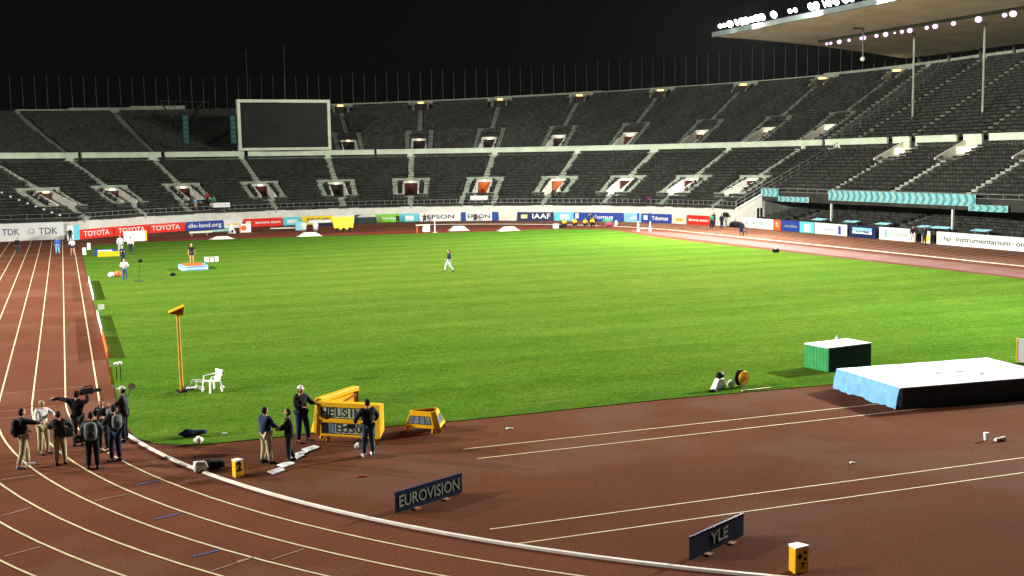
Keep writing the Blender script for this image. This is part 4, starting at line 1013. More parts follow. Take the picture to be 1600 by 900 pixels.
person('person in black with white shorts by the right-hand boards', 79.9, 47.0, 150, 'black', 'white', None, h=1.80, shorts=True)
person('person in dark top right of the one in white shorts, by the long white banner', 79.8, 45.2, 170, 'darkgrey', 'darkgrey', None, h=1.85)
def in_stand(label, q, tt, top, legs, T=LOW, face=180, **k):
    p = T.pt(q, tt); person(label, p.x, p.y, math.degrees(math.atan2(CY-p.y, CX-p.x))-90+0, top, legs, z=p.z+.42, **k)
in_stand('person in red top at the foot of the third doorway from the left', 110.6, .12, 'red', 'black', h=1.8)
in_stand('person in green top just below the one in red in the left stand', 110.0, .05, 'green', 'black', h=1.7)
in_stand('person in light blue top at the front railing of the left stand', 113.9, .03, 'lightblue', 'khaki', h=1.75)
in_stand('dark figure below the right orange doorway', 44.8, .06, 'darkgrey', 'black', h=1.8)
sit = {'pelvis': (0, 0, .45), 'waist': (0, .04, .62), 'chest': (0, .10, .82), 'neck': (0, .15, .98), 'head': (0, .19, 1.12), 'sho_r': (.18, .11, .92), 'sho_l': (-.18, .11, .92), 'elb_r': (.26, .2, .68), 'wri_r': (.14, .42, .68), 'elb_l': (-.26, .2, .68), 'wri_l': (-.14, .42, .68),
       'hip_r': (.1, .04, .43), 'hip_l': (-.1, .04, .43), 'kne_r': (.16, .45, .5), 'kne_l': (-.16, .45, .5), 'ank_r': (.15, .42, .09), 'ank_l': (-.15, .42, .09), 'toe_r': (.17, .58, .035), 'toe_l': (-.17, .58, .035)}
def stool(label, x, y):
    t = thing('camping_stool', label, 'stool', (x, y, 0))
    mb = MB(); mb.box(-.18, .18, -.17, .17, .32, .36); mb.build('seat', CL['navy'], t)
    for sx in (-1, 1):
        for sy in (-1, 1): mb = MB(); mb.bar((sx*.16, sy*.15, 0), (sx*.12, sy*.12, .32), .03); mb.build('leg', M['steel'], t)
for i, (x, y, top, lb) in enumerate(((61.6, 94.0, 'yellow', 'leftmost seated person in yellow vest beside the far end of the grass'), (62.9, 93.4, 'yellow', 'second seated person in yellow vest at the far end of the grass'), (64.1, 92.6, 'yellow', 'third seated person in yellow vest at the far end of the grass'), (65.3, 92.9, 'yellow', 'rightmost seated person in yellow vest at the far end of the grass'))):
    person(lb, x, y, 190-i*8, top, 'black', sit, h=1.85+.1*(i % 2), z=0); stool(['leftmost', 'second', 'third', 'rightmost'][i] + ' stool under the seated people in yellow vests', x, y)
for i, (x, y, top, lb) in enumerate(((57.2, 117.3, 'black', 'dark seated figure against the board with two blue ends'), (50.6, 121.6, 'darkgrey', 'dark seated figure against the white lettered board'), (46.6, 122.8, 'black', 'dark seated figure against the cyan and white board'), (72.5, 106.2, 'navy', 'seated figure in blue against the long blue board'))):
    q = math.degrees(math.atan2(y-80, x-35.3)); p = P(q, 43.6)
    person(lb, p.x, p.y, math.degrees(math.atan2(CY-p.y, CX-p.x))-90, top, 'black', sit, h=1.8); stool(lb.replace('figure', 'figure stool').replace('seated figure stool', 'stool of the seated figure'), p.x, p.y)

# ------------------------------------------------------------------ props
# large three-sided yellow scoreboard
def tri_frame(name, label, bot, top, z0, z1, bands, legs=True, cellrows=1, cells=8, txt=None, ck=.30):
    """three-sided display: bot/top = three corners each (cut), bands = z fractions of the display windows"""
    t = thing(name, label, 'scoreboard', (0, 0, 0))
    def cut(c, k):   # cut the three corners -> 6 points
        out = []
        for i in range(3):
            a, b, d = Vector(c[i-1]), Vector(c[i]), Vector(c[(i+1) % 3])
            out += [b + (a-b).normalized()*k, b + (d-b).normalized()*k]
        return out
    B_, T_ = cut(bot, ck), cut(top, ck*.85)
    L = lambda p, z: Vector((p.x, p.y, z))
    mb = MB(); cen = sum(B_, Vector((0, 0)))/6
    bands_z = [z0 + (z1-z0)*f for f in bands]
    def pt(i, z, inn=0.0):
        f = (z-z0)/(z1-z0); p = B_[i].lerp(T_[i], f); p = p.lerp(cen, inn); return Vector((p.x, p.y, z))
    levels = [z0] + bands_z + [z1]
    for i in range(6):
        j = (i+1) % 6; corner = (i % 2 == 0)
        for k in range(len(levels)-1):
            za, zb = levels[k], levels[k+1]; window = (k % 2 == 1) and not corner
            def hx(f0, f1):
                a0, b0 = pt(i, za), pt(j, za); a1, b1 = pt(i, zb), pt(j, zb); c0, d0 = pt(i, za, .10), pt(j, za, .10); c1, d1 = pt(i, zb, .10), pt(j, zb, .10)
                le = lambda u, v, f: u.lerp(v, f)
                mb.hexa([le(a0, b0, f0), le(a0, b0, f1), le(c0, d0, f1), le(c0, d0, f0), le(a1, b1, f0), le(a1, b1, f1), le(c1, d1, f1), le(c1, d1, f0)])
            if window: hx(0, .05); hx(.95, 1)
            else: hx(0, 1)
    mb.build('housing', M['yellow'], t)
    # display windows
    for i in (1, 3, 5):
        j = (i+1) % 6
        for k in range(1, len(levels)-1, 2):
            za, zb = levels[k], levels[k+1]
            def on(f, z, inn): return pt(i, z, inn).lerp(pt(j, z, inn), f)
            mb = MB(); mb.hexa([on(.05, za, .03), on(.95, za, .03), on(.95, za, .06), on(.05, za, .06), on(.05, zb, .03), on(.95, zb, .03), on(.95, zb, .06), on(.05, zb, .06)])
            w = mb.build('display', M['black'], t)
            for c in range(cells):
                f0 = .06 + .88*c/cells; f1 = .06 + .88*(c+.86)/cells
                mb = MB(); zm = (zb-za)*.08
                mb.hexa([on(f0, za+zm, .02), on(f1, za+zm, .02), on(f1, za+zm, .03), on(f0, za+zm, .03), on(f0, zb-zm, .02), on(f1, zb-zm, .02), on(f1, zb-zm, .03), on(f0, zb-zm, .03)])
                lit = txt and c < len(txt[(k-1)//2]) and txt[(k-1)//2][c] not in ' .'
                mb.build('display_cell', M['cellb'] if not txt or not lit else M['cellg'], w)
                if lit and i == 1:
                    ch = txt[(k-1)//2][c]; mid = on((f0+f1)/2, (za+zb)/2, .013); n = (on(1, za, 0)-on(0, za, 0)); nrm = Vector((n.y, -n.x))
                    if nrm.dot(Vector((cen.x-mid.x, cen.y-mid.y))) > 0: nrm = -nrm
                    text_on(ch, (zb-za)*1.0, M['letterd'], w, mid, (nrm.x, nrm.y), bold=.008, tilt=.13)
    mb = MB()
    if legs:
        for i in range(0, 6):
            p = pt(i, z0, .12); mb.box(p.x-.05, p.x+.05, p.y-.05, p.y+.05, 0, z0)
    mb.build('leg', M['yellow'], t)
    # open top rim and inner trough
    mb = MB()
    for i in range(6):
        j = (i+1) % 6; a, b = pt(i, z1-.05, .3), pt(j, z1-.05, .3); c, d = pt(i, z0+.1, .35), pt(j, z0+.1, .35)
        mb.quad(c, d, b, a)
    mb.build('inner_lining', M['ochre'], t)
    return t
def big_scoreboard():
    t = thing('scoreboard', 'large yellow scoreboard of two joined wedges with two rows of displays, on the apron edge', 'scoreboard', (0, 0, 0))
    V3 = lambda p, z: Vector((p[0], p[1], z))
    F0, F1 = Vector((6.56, -10.97)), Vector((8.28, -12.36)); R1, L1 = Vector((8.72, -11.25)), Vector((6.40, -10.38)); Rt, Lt = Vector((8.50, -12.12)), Vector((6.64, -10.74))
    z0, z1 = .24, 1.36
    mb = MB(); mb.hexa([V3(F0, z0), V3(F1, z0), V3(R1, z0), V3(L1, z0), V3(F0, z1), V3(F1, z1), V3(Rt, z1), V3(Lt, z1)])
    mb.build('housing', M['yellow'], t, bevel=.03)
    ex = (F1-F0).normalized(); n = Vector((ex.y, -ex.x)); L = (F1-F0).length
    def on(x, z, d): p = F0 + ex*x + n*d; return Vector((p.x, p.y, z))
    def slab(x0, x1, za, zb, d0, d1, mb): mb.hexa([on(x0, za, d1), on(x1, za, d1), on(x1, za, d0), on(x0, za, d0), on(x0, zb, d1), on(x1, zb, d1), on(x1, zb, d0), on(x0, zb, d0)])
    rows = ((.84, 1.20), (.32, .68)); texts = ('HELSINKI', '..EUS02.')
    mb = MB()
    for a, b in ((1.21, 1.36), (.69, .83), (.24, .31)): slab(.02, L-.02, a, b, 0, .035, mb)
    slab(.0, .12, .24, 1.36, .0, .032, mb); slab(L-.16, L, .24, 1.36, 0, .032, mb)
    mb.build('front_frame', M['yellow'], t, bevel=.008)
    for k, (a, b) in enumerate(rows):
        mb = MB(); slab(.12, L-.16, a-.005, b+.005, .002, .008, mb); w = mb.build('display', M['black'], t)
        W_ = (L-.28)/8
        for c in range(8):
            x0 = .125 + c*W_; lit = texts[k][c] != '.'
            mb = MB(); slab(x0+.01, x0+W_-.02, a+.02, b-.02, .0085, .014, mb); mb.build('display_cell', M['cellg'] if lit else (M['black'] if c == 0 else M['cellb']), w)
            if lit: text_on(texts[k][c], .40, M['letterd'], w, on(x0+W_/2, (a+b)/2, .021), (n.x, n.y), bold=.006)
    A, B_ = Vector((6.66, -10.66)), Vector((8.24, -9.22)); e2 = (B_-A).normalized(); n2 = Vector((-e2.y, e2.x))
    q = lambda p, d, z: V3(p + n2*d, z)
    mb = MB(); mb.hexa([q(A, -.02, z0), q(B_, -.02, z0), q(B_, .5, z0), q(A, .3, z0), q(A, -.02, 1.30), q(B_, -.02, 1.30), q(B_, .16, 1.30), q(A, .14, 1.30)]); mb.build('back_wedge', M['yellow'], t, bevel=.02)
    mb = MB(); mb.bar(q(A, .0, 1.34) - Vector((e2.x, e2.y, 0))*.05, q(B_, .0, 1.34) + Vector((e2.x, e2.y, 0))*.06, .26, .16); mb.build('top_beam', M['yellow'], t, bevel=.02)
    mb = MB(); mb.bar(V3(B_ + e2*.05, z0), V3(B_ + e2*.05, 1.25), .12, .2); mb.build('end_post', M['ochre'], t)
    mb = MB(); mb.bar(q(A, -.05, .8), q(B_, -.05, 1.15), .06, .06); mb.bar(q(A, -.05, 1.12), q(B_, -.05, .7), .05, .05); mb.build('inner_brace', M['ochre'], t)
    for p in (F0.lerp(F1, .12) - n*.15, F0.lerp(F1, .9) - n*.15, L1.lerp(R1, .15), L1.lerp(R1, .88)):
        mb = MB(); mb.box(p.x-.05, p.x+.05, p.y-.05, p.y+.05, 0, .24); mb.build('leg', M['yellow'], t)
big_scoreboard()
tri_frame('timing_display', 'small yellow three-sided display with one dark window beside the large scoreboard',
    [(9.42, -10.55), (10.52, -11.62), (11.15, -10.45)], [(9.60, -10.80), (10.42, -11.52), (10.80, -10.72)], .17, .74, [.20, .72], cells=4, ck=.2)
# foam bag by scoreboard
def crumple(name, label, cat, x, y, z, rx, ry, rz, m, seed, part='sheet', flat=False):
    rnd = random.Random(seed); t = thing(name, label, cat, (x, y, z))
    ph = [rnd.uniform(0, 6) for _ in range(6)]
    mb = MB(); mb.ball((0, 0, rz), rx, ry, rz, 18, 11, 0, lambda p: p*(1 + .16*math.sin(5*p.x+ph[0]) + .13*math.sin(6*p.y+ph[1]) + .1*math.sin(9*p.z+ph[2]+4*p.x)))
    mb.build(part, m, t, smooth=True); return t
crumple('white_bag', 'small white bag on the ground under the large scoreboard', 'bag', 7.55, -12.4, 0, .14, .1, .1, M['white'], 3, 'bag_body')
# number box markers
def marker(label, x, y, rz, lay):
    t = thing('lane_marker', label, 'marker box', (x, y, 0), rz); t.scale = (.66, .75, .74) if lay == 0 else (.9, .9, .85)
    mb = MB(); mb.prism([(-.22, -.10), (.22, -.10), (.14, .22), (-.14, .22)], 0, .66); mb.build('box_body', M['yellow'], t, bevel=.01)
    mb = MB(); mb.prism([(-.23, -.11), (.23, -.11), (.15, .23), (-.15, .23)], .662, .70); mb.build('lid', M['white'], t)
    mb = MB(); mb.box(.16, .30, .0, .28, 0, .66); mb.build('grey_side', M['steel'], t) if lay == 0 else None
    if lay == 0: text_on('2', .5, M['black'], t, (-.02, -.106, .42), (0, -1), bold=.03)
    else:
        mb = MB()
        for (x0, z0, r) in ((-.07, .45, .075), (.10, .53, .05), (.09, .36, .05)): mb.tube((x0, -.101, z0), (x0, -.108, z0), r, r, 14)
        mb.build('dots', M['black'], t); text_on('7', .22, M['black'], t, (0.02, -.106, .18), (0, -1), bold=.012)
marker('yellow marker box with a black digit beside the kerb, left of the standing trio', 3.5, -14.15, R_(28), 0)
marker('yellow marker box with black dots and a white top at the bottom edge', 13.85, -27.35, R_(8), 1)
# blue boards on the apron
for (a, b, txt, lb, sz, fw, sc) in (((6.78, -19.62), (8.98, -18.55), 'EUROVISION', 'long low dark blue board with ten grey capital letters on the apron', .44, .90, .5), ((11.98, -25.82), (14.05, -24.80), 'YLE', 'low dark blue board with three grey capital letters on the apron', .40, .32, .48)):
    a = Vector(a); b = Vector(b); w = (b-a).length; ang = math.atan2(b.y-a.y, b.x-a.x)
    t = thing('low_sign_board', lb, 'sign board', (a.x, a.y, 0), ang)
    mb = MB(); mb.box(0, w, 0, .035, .02, .56); mb.build('panel', M['navyd'], t, bevel=.006)
    mb = MB(); mb.box(-.012, w+.012, -.012, .045, .561, .58); mb.build('top_edge', M['navy'], t)
    text_on(txt, sz, M['letterg'], t, (w*(.5 if txt[0] == 'E' else .53), -.008, .29), (0, -1), fit=w*fw, bold=.004)
    mb = MB()
    for f_ in (.28, .72): mb.box(w*f_-.09, w*f_+.09, -.16, -.002, .0, .035); mb.box(w*f_-.03, w*f_+.03, .05, .25, 0, .04)
    mb.build('foot', mat('foot_tan_'+txt[0], (.42, .22, .14), .6), t)
# white mats
for i, (x, y, r, w, d) in enumerate(((4.62, -14.08, 35, .62, .34), (5.02, -13.42, 40, .62, .36), (5.55, -12.62, 42, .5, .30), (5.72, -12.28, 40, .45, .28), (6.12, -11.80, 38, .7, .38))):
    lb = ['nearest', 'second', 'third', 'fourth', 'farthest'][i]
    t = thing('white_mat', lb + ' white mat in the slanting row left of the scoreboard', 'mat', (x, y, .012), R_(r), 'white mats laid left of the scoreboard')
    mb = MB(); mb.prism([(-w/2, -d/2), (w*.35, -d/2), (w/2, d*.1), (w/2, d/2), (-w*.3, d/2)], 0, .03); mb.build('mat', M['white'], t, bevel=.006)
    mb = MB(); mb.box(-w*.2, w*.1, -d*.2, d*.1, .0305, .036); mb.build('label', M['whitewall'], t)
# bags by the kerb
crumple('white_bag', 'crumpled white bag lying on the kerb left of the marker box', 'bag', 2.5, -13.15, .02, .21, .16, .16, M['white'], 5, 'bag_body')
crumple('black_bag', 'black bag lying behind the crumpled white bag on the kerb', 'bag', 2.98, -12.9, 0, .30, .18, .14, CL['black'], 6, 'bag_body')
crumple('white_bundle', 'small white bundle on the edge of the grass near the kerb', 'bundle', 2.86, -9.55, .03, .16, .12, .11, M['white'], 8, 'bundle_cloth')
crumple('camera_bag', 'long dark blue bag lying on the near left corner of the grass', 'bag', 2.72, -8.45, .03, .44, .14, .12, CL['navy'], 9, 'bag_body')
crumple('white_scrap', 'small white scrap on the grass right of the dark blue bag', 'litter', 3.8, -8.6, .03, .09, .07, .03, M['white'], 10)
crumple('paper_scrap', 'white paper scrap on the red apron right of the small display', 'litter', 12.9, -11.95, 0, .13, .07, .03, M['white'], 11)
crumple('white_scrap', 'tiny white scrap on the apron between the two pairs of lines', 'litter', 20.6, -20.4, 0, .09, .05, .025, M['white'], 12)
for i, (x, y, lb) in enumerate(((26.2, -19.85, 'upright white cup on the apron in front of the blue mat'), (26.5, -20.15, 'white cup lying beside the upright one on the apron'))):
    t = thing('paper_cup', lb, 'cup', (x, y, 0)); mb = MB()
    if i == 0: mb.tube((0, 0, 0), (0, 0, .24), .06, .08, 12)
    else: mb.tube((-.2, 0, .07), (.2, .03, .07), .05, .07, 12)
    mb.build('cup', M['white'], t)
    mb = MB(); mb.tube((0, 0, .24), (0, 0, .25), .085, .085, 12) if i == 0 else mb.tube((.2, .03, .07), (.22, .032, .07), .075, .075, 12); mb.build('rim', M['whitewall'], t)
crumple('clothing_bundle', 'dark red cloth patch on the apron in front of the scoreboard', 'cloth', 6.85, -15.7, -.02, .2, .1, .03, M['crimson'], 13)
# yellow pole with wedge head
pl = thing('display_pole', 'tall ochre pole with a wedge-shaped head on the near left grass', 'pole', (3.2, -.2, .03))
mb = MB(); mb.tube((0, 0, 0), (-.02, 0, 3.15), .075, .065, 12); mb.build('pole', mat('ochre_paint', (.50, .27, .035), .5, .1, 2), pl)
mb = MB(); ch = [(-.34, -.28, 3.22), (.18, -.28, 3.12), (.18, .28, 3.12), (-.34, .28, 3.22), (-.38, -.30, 3.28), (.24, -.30, 3.52), (.24, .30, 3.52), (-.38, .30, 3.28)]
mb.hexa(ch); mb.build('display_head', M['yellow'], pl, bevel=.015)
mb = MB(); mb.hexa([(-.30, -.29, 3.245), (.14, -.29, 3.17), (.14, -.286, 3.17), (-.30, -.286, 3.245), (-.30, -.305, 3.29), (.14, -.305, 3.42), (.14, -.301, 3.42), (-.30, -.301, 3.29)]); mb.build('front_panel', M['orange'], pl)
mb = MB(); mb.tube((0, 0, 0), (0, 0, .05), .3, .28, 16); mb.build('base', M['black'], pl)
crumple('sandbag', 'black sandbag at the foot of the ochre pole', 'sandbag', 3.55, .05, .03, .2, .12, .07, CL['black'], 15, 'sack')
# plastic chairs
def chair(label, x, y, rz, fallen=False):
    t = thing('plastic_chair', label, 'chair', (x, y, .03), rz)
    if fallen: t.rotation_euler = (R_(82), 0, rz); t.location.z = .24; t.scale = (.85, .55, .85)
    w = M['white']
    mb = MB(); mb.hexa([(-.24, -.22, .40), (.24, -.22, .40), (.24, .24, .44), (-.24, .24, .44), (-.24, -.22, .43), (.24, -.22, .43), (.24, .24, .47), (-.24, .24, .47)]); mb.build('seat', w, t, bevel=.01)
    mb = MB()
    for k in range(6):
        a, b = -.22+.075*k, -.22+.075*k+.058; mb.hexa([(a, -.24, .42), (b, -.24, .42), (b, -.21, .42), (a, -.21, .42), (a*1.02, -.35, .80), (b*1.02, -.35, .80), (b*1.02, -.32, .80), (a*1.02, -.32, .80)])
    mb.box(-.25, .25, -.37, -.325, .79, .87); mb.build('backrest', w, t, bevel=.008)
    for s in (-1, 1):
        for y0 in (-.22, .24): mb = MB(); mb.hexa([(s*.29-.03, y0*1.2-.03, 0), (s*.29+.03, y0*1.2-.03, 0), (s*.29+.03, y0*1.2+.03, 0), (s*.29-.03, y0*1.2+.03, 0), (s*.24-.035, y0-.03, .42), (s*.24+.035, y0-.03, .42), (s*.24+.035, y0+.03, .42), (s*.24-.035, y0+.03, .42)]); mb.build('leg', w, t)
        mb = MB(); mb.bar((s*.27, -.31, .68), (s*.29, .2, .64), .055, .03); mb.bar((s*.29, .2, .64), (s*.25, .24, .44), .05, .03); mb.build('armrest', w, t)
chair('white plastic garden chair standing on the grass near the ochre pole', 4.35, -.75, R_(115))
chair('white plastic chair tipped over beside the standing garden chair', 4.12, -.3, R_(-97), True)
crumple('white_ball', 'small pale ball on the grass right of the garden chair', 'ball', 4.8, -.4, .03, .07, .07, .07, M['white'], 16, 'ball')
# boards and flags along the left edge of the grass
for i, (y0, y1, m_, lb) in enumerate(((35.9, 50.3, 'white', 'farthest long white low board along the left edge of the grass'), (17.9, 26.7, 'white', 'second white low board along the left edge of the grass'), (9.7, 17.6, 'orange', 'orange-red low board along the left edge of the grass'))):
    t = thing('low_board', lb, 'low board', (.68, y0, .03), 0, 'low boards along the left edge of the grass')
    L = y1-y0; h = .38
    mb = MB(); mb.box(0, .05, 0, L, 0, h); mb.build('panel', M[m_], t)
    mb = MB()
    for k in range(3): mb.box(.06, .3, L*(k+.3)/3, L*(k+.3)/3+.05, 0, .05)
    mb.build('foot', M['steel'], t)
for x, y, m_, lb, h in ((.95, 26.8, 'steel', 'small grey stand behind the second low board', .7), ):
    t = thing('stand', lb, 'stand', (x, y, .03)); mb = MB(); mb.bar((0, 0, 0), (0, 0, h), .05); mb.build('post', M[m_], t); mb = MB(); mb.box(-.18, .18, -.04, .04, h-.3, h); mb.build('plate', M['whitewall'], t)
t = thing('yellow_flag', 'yellow furled flag standing at the grass edge behind the track group', 'flag', (.62, 1.9, .03))
mb = MB(); mb.tube((0, 0, 0), (.0, 0, 1.0), .02, .02, 6); mb.build('staff', M['steel'], t); mb = MB(); mb.hexa([(-.07, -.03, .15), (.07, -.03, .15), (.07, .03, .15), (-.07, .03, .15), (-.10, -.02, .9), (.02, -.02, .9), (.02, .02, .9), (-.10, .02, .9)]); mb.build('flag_cloth', M['yellowcloth'], t)
for x, y, lb in ((.85, 3.6, 'left one of two small white-topped stands near the yellow flag'), (1.02, 3.7, 'right one of two small white-topped stands near the yellow flag')):
    t = thing('white_topped_stand', lb, 'stand', (x, y, .03)); mb = MB(); mb.bar((0, 0, 0), (0, 0, .62), .05); mb.build('post', M['steel'], t); mb = MB(); mb.ball((0, 0, .72), .09, .09, .08, 10, 7); mb.build('head', M['white'], t)
# green box
gb = thing('covered_box', 'large green box with a pale top on the grass behind the mat', 'box', (28.82, -8.12, .03), R_(7))
mb = MB(); mb.box(0, 2.45, 0, 1.45, 0, 1.0); mb.build('box_body', M['greenbox'], gb, bevel=.02)
mb = MB(); mb.box(-.02, 2.47, -.02, 1.47, 1.002, 1.05); mb.build('lid', M['vinylw'], gb, bevel=.015)
mb = MB(); mb.box(.02, 2.43, -.024, -.003, .02, .98); mb.build('front_panel', M['vinyln'], gb)  # dark sheet stands in for shade on the green box's unlit front
mb = MB()
for k in range(7): mb.box(-.010, -.002, .1+k*.2, .12+k*.2, .03, .97)
mb.build('side_rib', M['greenbox'], gb)
t = thing('bottle', 'small white bottle standing on the green box', 'bottle', (30.3, -6.7, 1.08)); mb = MB(); mb.tube((0, 0, 0), (0, 0, .16), .05, .05, 10); mb.build('bottle_body', M['white'], t); mb = MB(); mb.tube((0, 0, .16), (0, 0, .24), .02, .02, 8); mb.build('cap', M['cyan'], t)
# landing mat
lm = thing('landing_mat', 'big landing mat with a white top and draped light blue left side', 'landing mat', (26.72, -15.12, 0), R_(-5.2))
LX, LY, H0, H1 = 6.95, 4.15, .80, .84
mb = MB(); mb.box(.05, LX-.05, .05, LY-.05, .06, .70); mb.build('foam_core', M['vinyln'], lm)
mb = MB()
nx, ny = 28, 18; rnd = random.Random(4)
def hz(i, j): return .80 + (.014*math.sin(i*.9+j*.4) + .010*math.sin(j*1.3-i*.35) + .005*rnd.uniform(-1, 1))*(1 if 0 < i < nx and 0 < j < ny else .3) - .02*math.exp(-((i-14)/7)**2-((j-9)/5)**2)
g = [[hz(i, j) for j in range(ny+1)] for i in range(nx+1)]
for i in range(nx):
    for j in range(ny):
        X = lambda a: LX*a/nx
        Y = lambda a: LY*a/ny
        mb.quad((X(i), Y(j), g[i][j]), (X(i+1), Y(j), g[i+1][j]), (X(i+1), Y(j+1), g[i+1][j+1]), (X(i), Y(j+1), g[i][j+1]))
mb.build('top_sheet', M['vinylw'], lm, smooth=True)
mb = MB(); n = 46   # draped left side
for i in range(n):
    def ed(k, z):
        y = LY*k/n; w = (.8-z)/.8; x = -.04 - w*(.12 + .035*math.sin(k*.45) + .02*math.sin(k*1.3+1)); return (x, y, z)
    lo = lambda k: .03 + .03*math.sin(k*.3) + .015*math.sin(k*1.1)
    za = [g[0][min(ny, round(i*ny/n))], .5, .25]
    pa = [ed(i, .80), ed(i, .5), ed(i, .25), ed(i, max(.0, lo(i)))]; pb = [ed(i+1, .80), ed(i+1, .5), ed(i+1, .25), ed(i+1, max(0, lo(i+1)))]
    pa[0] = (0, pa[0][1], .805); pb[0] = (0, pb[0][1], .805)
    for k in range(3): mb.quad(pa[k], pb[k], pb[k+1], pa[k+1])
mb.quad((0, 0, .80), (-.14, 0, .3), (.04, -.02, .02), (.12, -.02, .79)); mb.quad((-.04, LY, .8), (.1, LY+.02, .8), (.05, LY+.02, .1), (-.15, LY, .2))
mb.build('left_drape', M['vinylb'], lm, smooth=True)
mb = MB(); mb.box(.10, LX, -.035, .0, .03, .79); mb.build('front_side', M['vinyln'], lm)
mb = MB(); mb.box(LX+.002, LX+.03, 0, LY, .03, .79); mb.build('right_side', M['vinyln'], lm)
mb = MB(); mb.bar((0, -.02, .795), (LX, -.02, .795), .05, .04); mb.build('edge_piping', M['vinylw'], lm)
text_on('NORDIC', .30, mat('faded_lettering', (.05, .06, .05), .6), lm, (4.4, -.04, .45), (0, -1))
mb = MB()
for (a, b) in (((3.2, 1.2), (4.6, 1.3)), ((4.6, 1.3), (4.2, 2.2)), ((4.2, 2.2), (3.0, 1.9)), ((3.0, 1.9), (3.6, 2.9)), ((3.6, 2.9), (4.9, 2.6))): mb.bar((a[0], a[1], .835), (b[0], b[1], .835), .10, .006)
mb.build('top_emblem', M['awning'], lm)
# sign at the right edge
t = thing('square_sign', 'white square sign with yellow edge and pink letter at the right edge', 'sign', (37.45, -9.8, .03), R_(-42))
mb = MB(); mb.box(0, 1.0, 0, .06, .02, 1.05); mb.build('panel', M['white'], t); mb = MB(); mb.box(-.06, -.002, -.01, .07, 0, 1.08); mb.build('edge', M['yellowb'], t)
text_on('R', .9, mat('pink_lettering', (.75, .12, .3), .5), t, (.55, -.012, .52), (0, -1), bold=.03)
mb = MB(); mb.box(.1, .2, .07, .5, 0, .05); mb.build('foot', M['steel'], t)
# small things on the grass in front of the mat
ch = thing('equipment_stand', 'small white stand with a black bag on top at the near edge of the grass', 'stand', (22.85, -9.2, .03), R_(10))
mb = MB(); mb.hexa([(-.34, -.15, 0), (.22, -.15, 0), (.22, .15, 0), (-.34, .15, 0), (-.10, -.12, .42), (.20, -.12, .42), (.20, .12, .42), (-.10, .12, .42)]); mb.build('base', M['white'], ch, bevel=.02)
mb = MB(); mb.ball((.05, 0, .55), .20, .14, .14, 12, 8); mb.build('black_top', M['black'], ch, smooth=True)
crumple('white_roll', 'white rounded bag between the white stand and the yellow disc', 'bag', 23.4, -9.2, .03, .16, .13, .16, M['white'], 21, 'bag_body')
t = thing('yellow_drum', 'round yellow cable drum with a black back on the grass', 'cable drum', (23.95, -9.2, .38), R_(15))
mb = MB(); mb.tube((0, -.10, 0), (0, -.04, 0), .27, .30, 20); mb.build('front_disc', M['yellow'], t)
mb = MB(); mb.tube((0, -.04, 0), (0, .12, 0), .22, .22, 18); mb.tube((0, .12, 0), (0, .17, 0), .32, .32, 20); mb.build('drum', M['black'], t)
mb = MB(); mb.tube((0, -.13, 0), (0, -.101, 0), .08, .08, 12); mb.build('hub', M['orange'], t); mb = MB(); mb.bar((.0, .0, -.35), (.0, .1, -.3), .3, .05); mb.build('foot', M['black'], t)
crumple('dark_bag', 'small dark bag left of the white stand on the grass edge', 'bag', 22.35, -9.55, .03, .17, .1, .05, M['black'], 22, 'bag_body')
t = thing('white_plank', 'thin cream plank lying on the turf edge below the cable drum', 'plank', (23.4, -9.98, .03), R_(3)); mb = MB(); mb.box(0, 1.4, -.04, .04, 0, .04); mb.build('plank', M['line'], t); mb = MB(); mb.box(.1, .2, -.045, .045, .041, .05); mb.build('end_clip', M['steel'], t)
t = thing('yellow_strap', 'thin yellow tape lying on the grass beyond the small display', 'tape', (14.5, -8.6, .034), R_(3)); mb = MB(); mb.box(0, 1.9, -.02, .02, 0, .006); mb.build('tape', mat('dull_yellow_tape', (.22, .26, .02), .7), t)
crumple('dark_case', 'small dark case on the pink strip edge of the right straight', 'case', 61.9, 44.7, .03, .32, .25, .2, M['black'], 23, 'case_body')
t = thing('folding_seat', 'dark blue folding seat on the track beside the right kerb', 'folding seat', (72.6, 67.1, 0), R_(200))
mb = MB(); mb.box(-.3, .3, -.3, .25, .4, .5); mb.build('seat', CL['navy'], t); mb = MB(); mb.box(-.32, .32, -.38, -.31, .4, 1.15); mb.build('backrest', CL['navy'], t)
for sx in (-.28, .28):
    for sy in (-.3, .22): mb = MB(); mb.bar((sx, sy, 0), (sx, sy, .4), .05); mb.build('leg', M['black'], t)
t = thing('tripod_camera', 'black television camera on a tripod in front of the wall near the red board', 'video camera', (80.2, 83.6, 0), R_(150))
for k in range(3): a = k*2.1; mb = MB(); mb.bar((.5*math.cos(a), .5*math.sin(a), 0), (0, 0, 1.3), .07); mb.build('leg', M['black'], t)
mb = MB(); mb.box(-.25, .25, -.5, .4, 1.3, 1.85); mb.build('camera_body', M['black'], t, bevel=.04); mb = MB(); mb.tube((0, .4, 1.6), (0, .85, 1.6), .16, .2, 12); mb.build('lens', M['black'], t)
t = thing('equipment_cover', 'black covered equipment lying at the wall right of the tripod camera', 'equipment', (80.4, 81.2, 0)); mb = MB(); mb.ball((0, 0, .35), .5, 1.4, .45, 14, 8); mb.build('cover', CL['black'], t, smooth=True); mb = MB(); mb.box(-.4, .4, -1.5, 1.5, 0, .12); mb.build('base', M['black'], t)
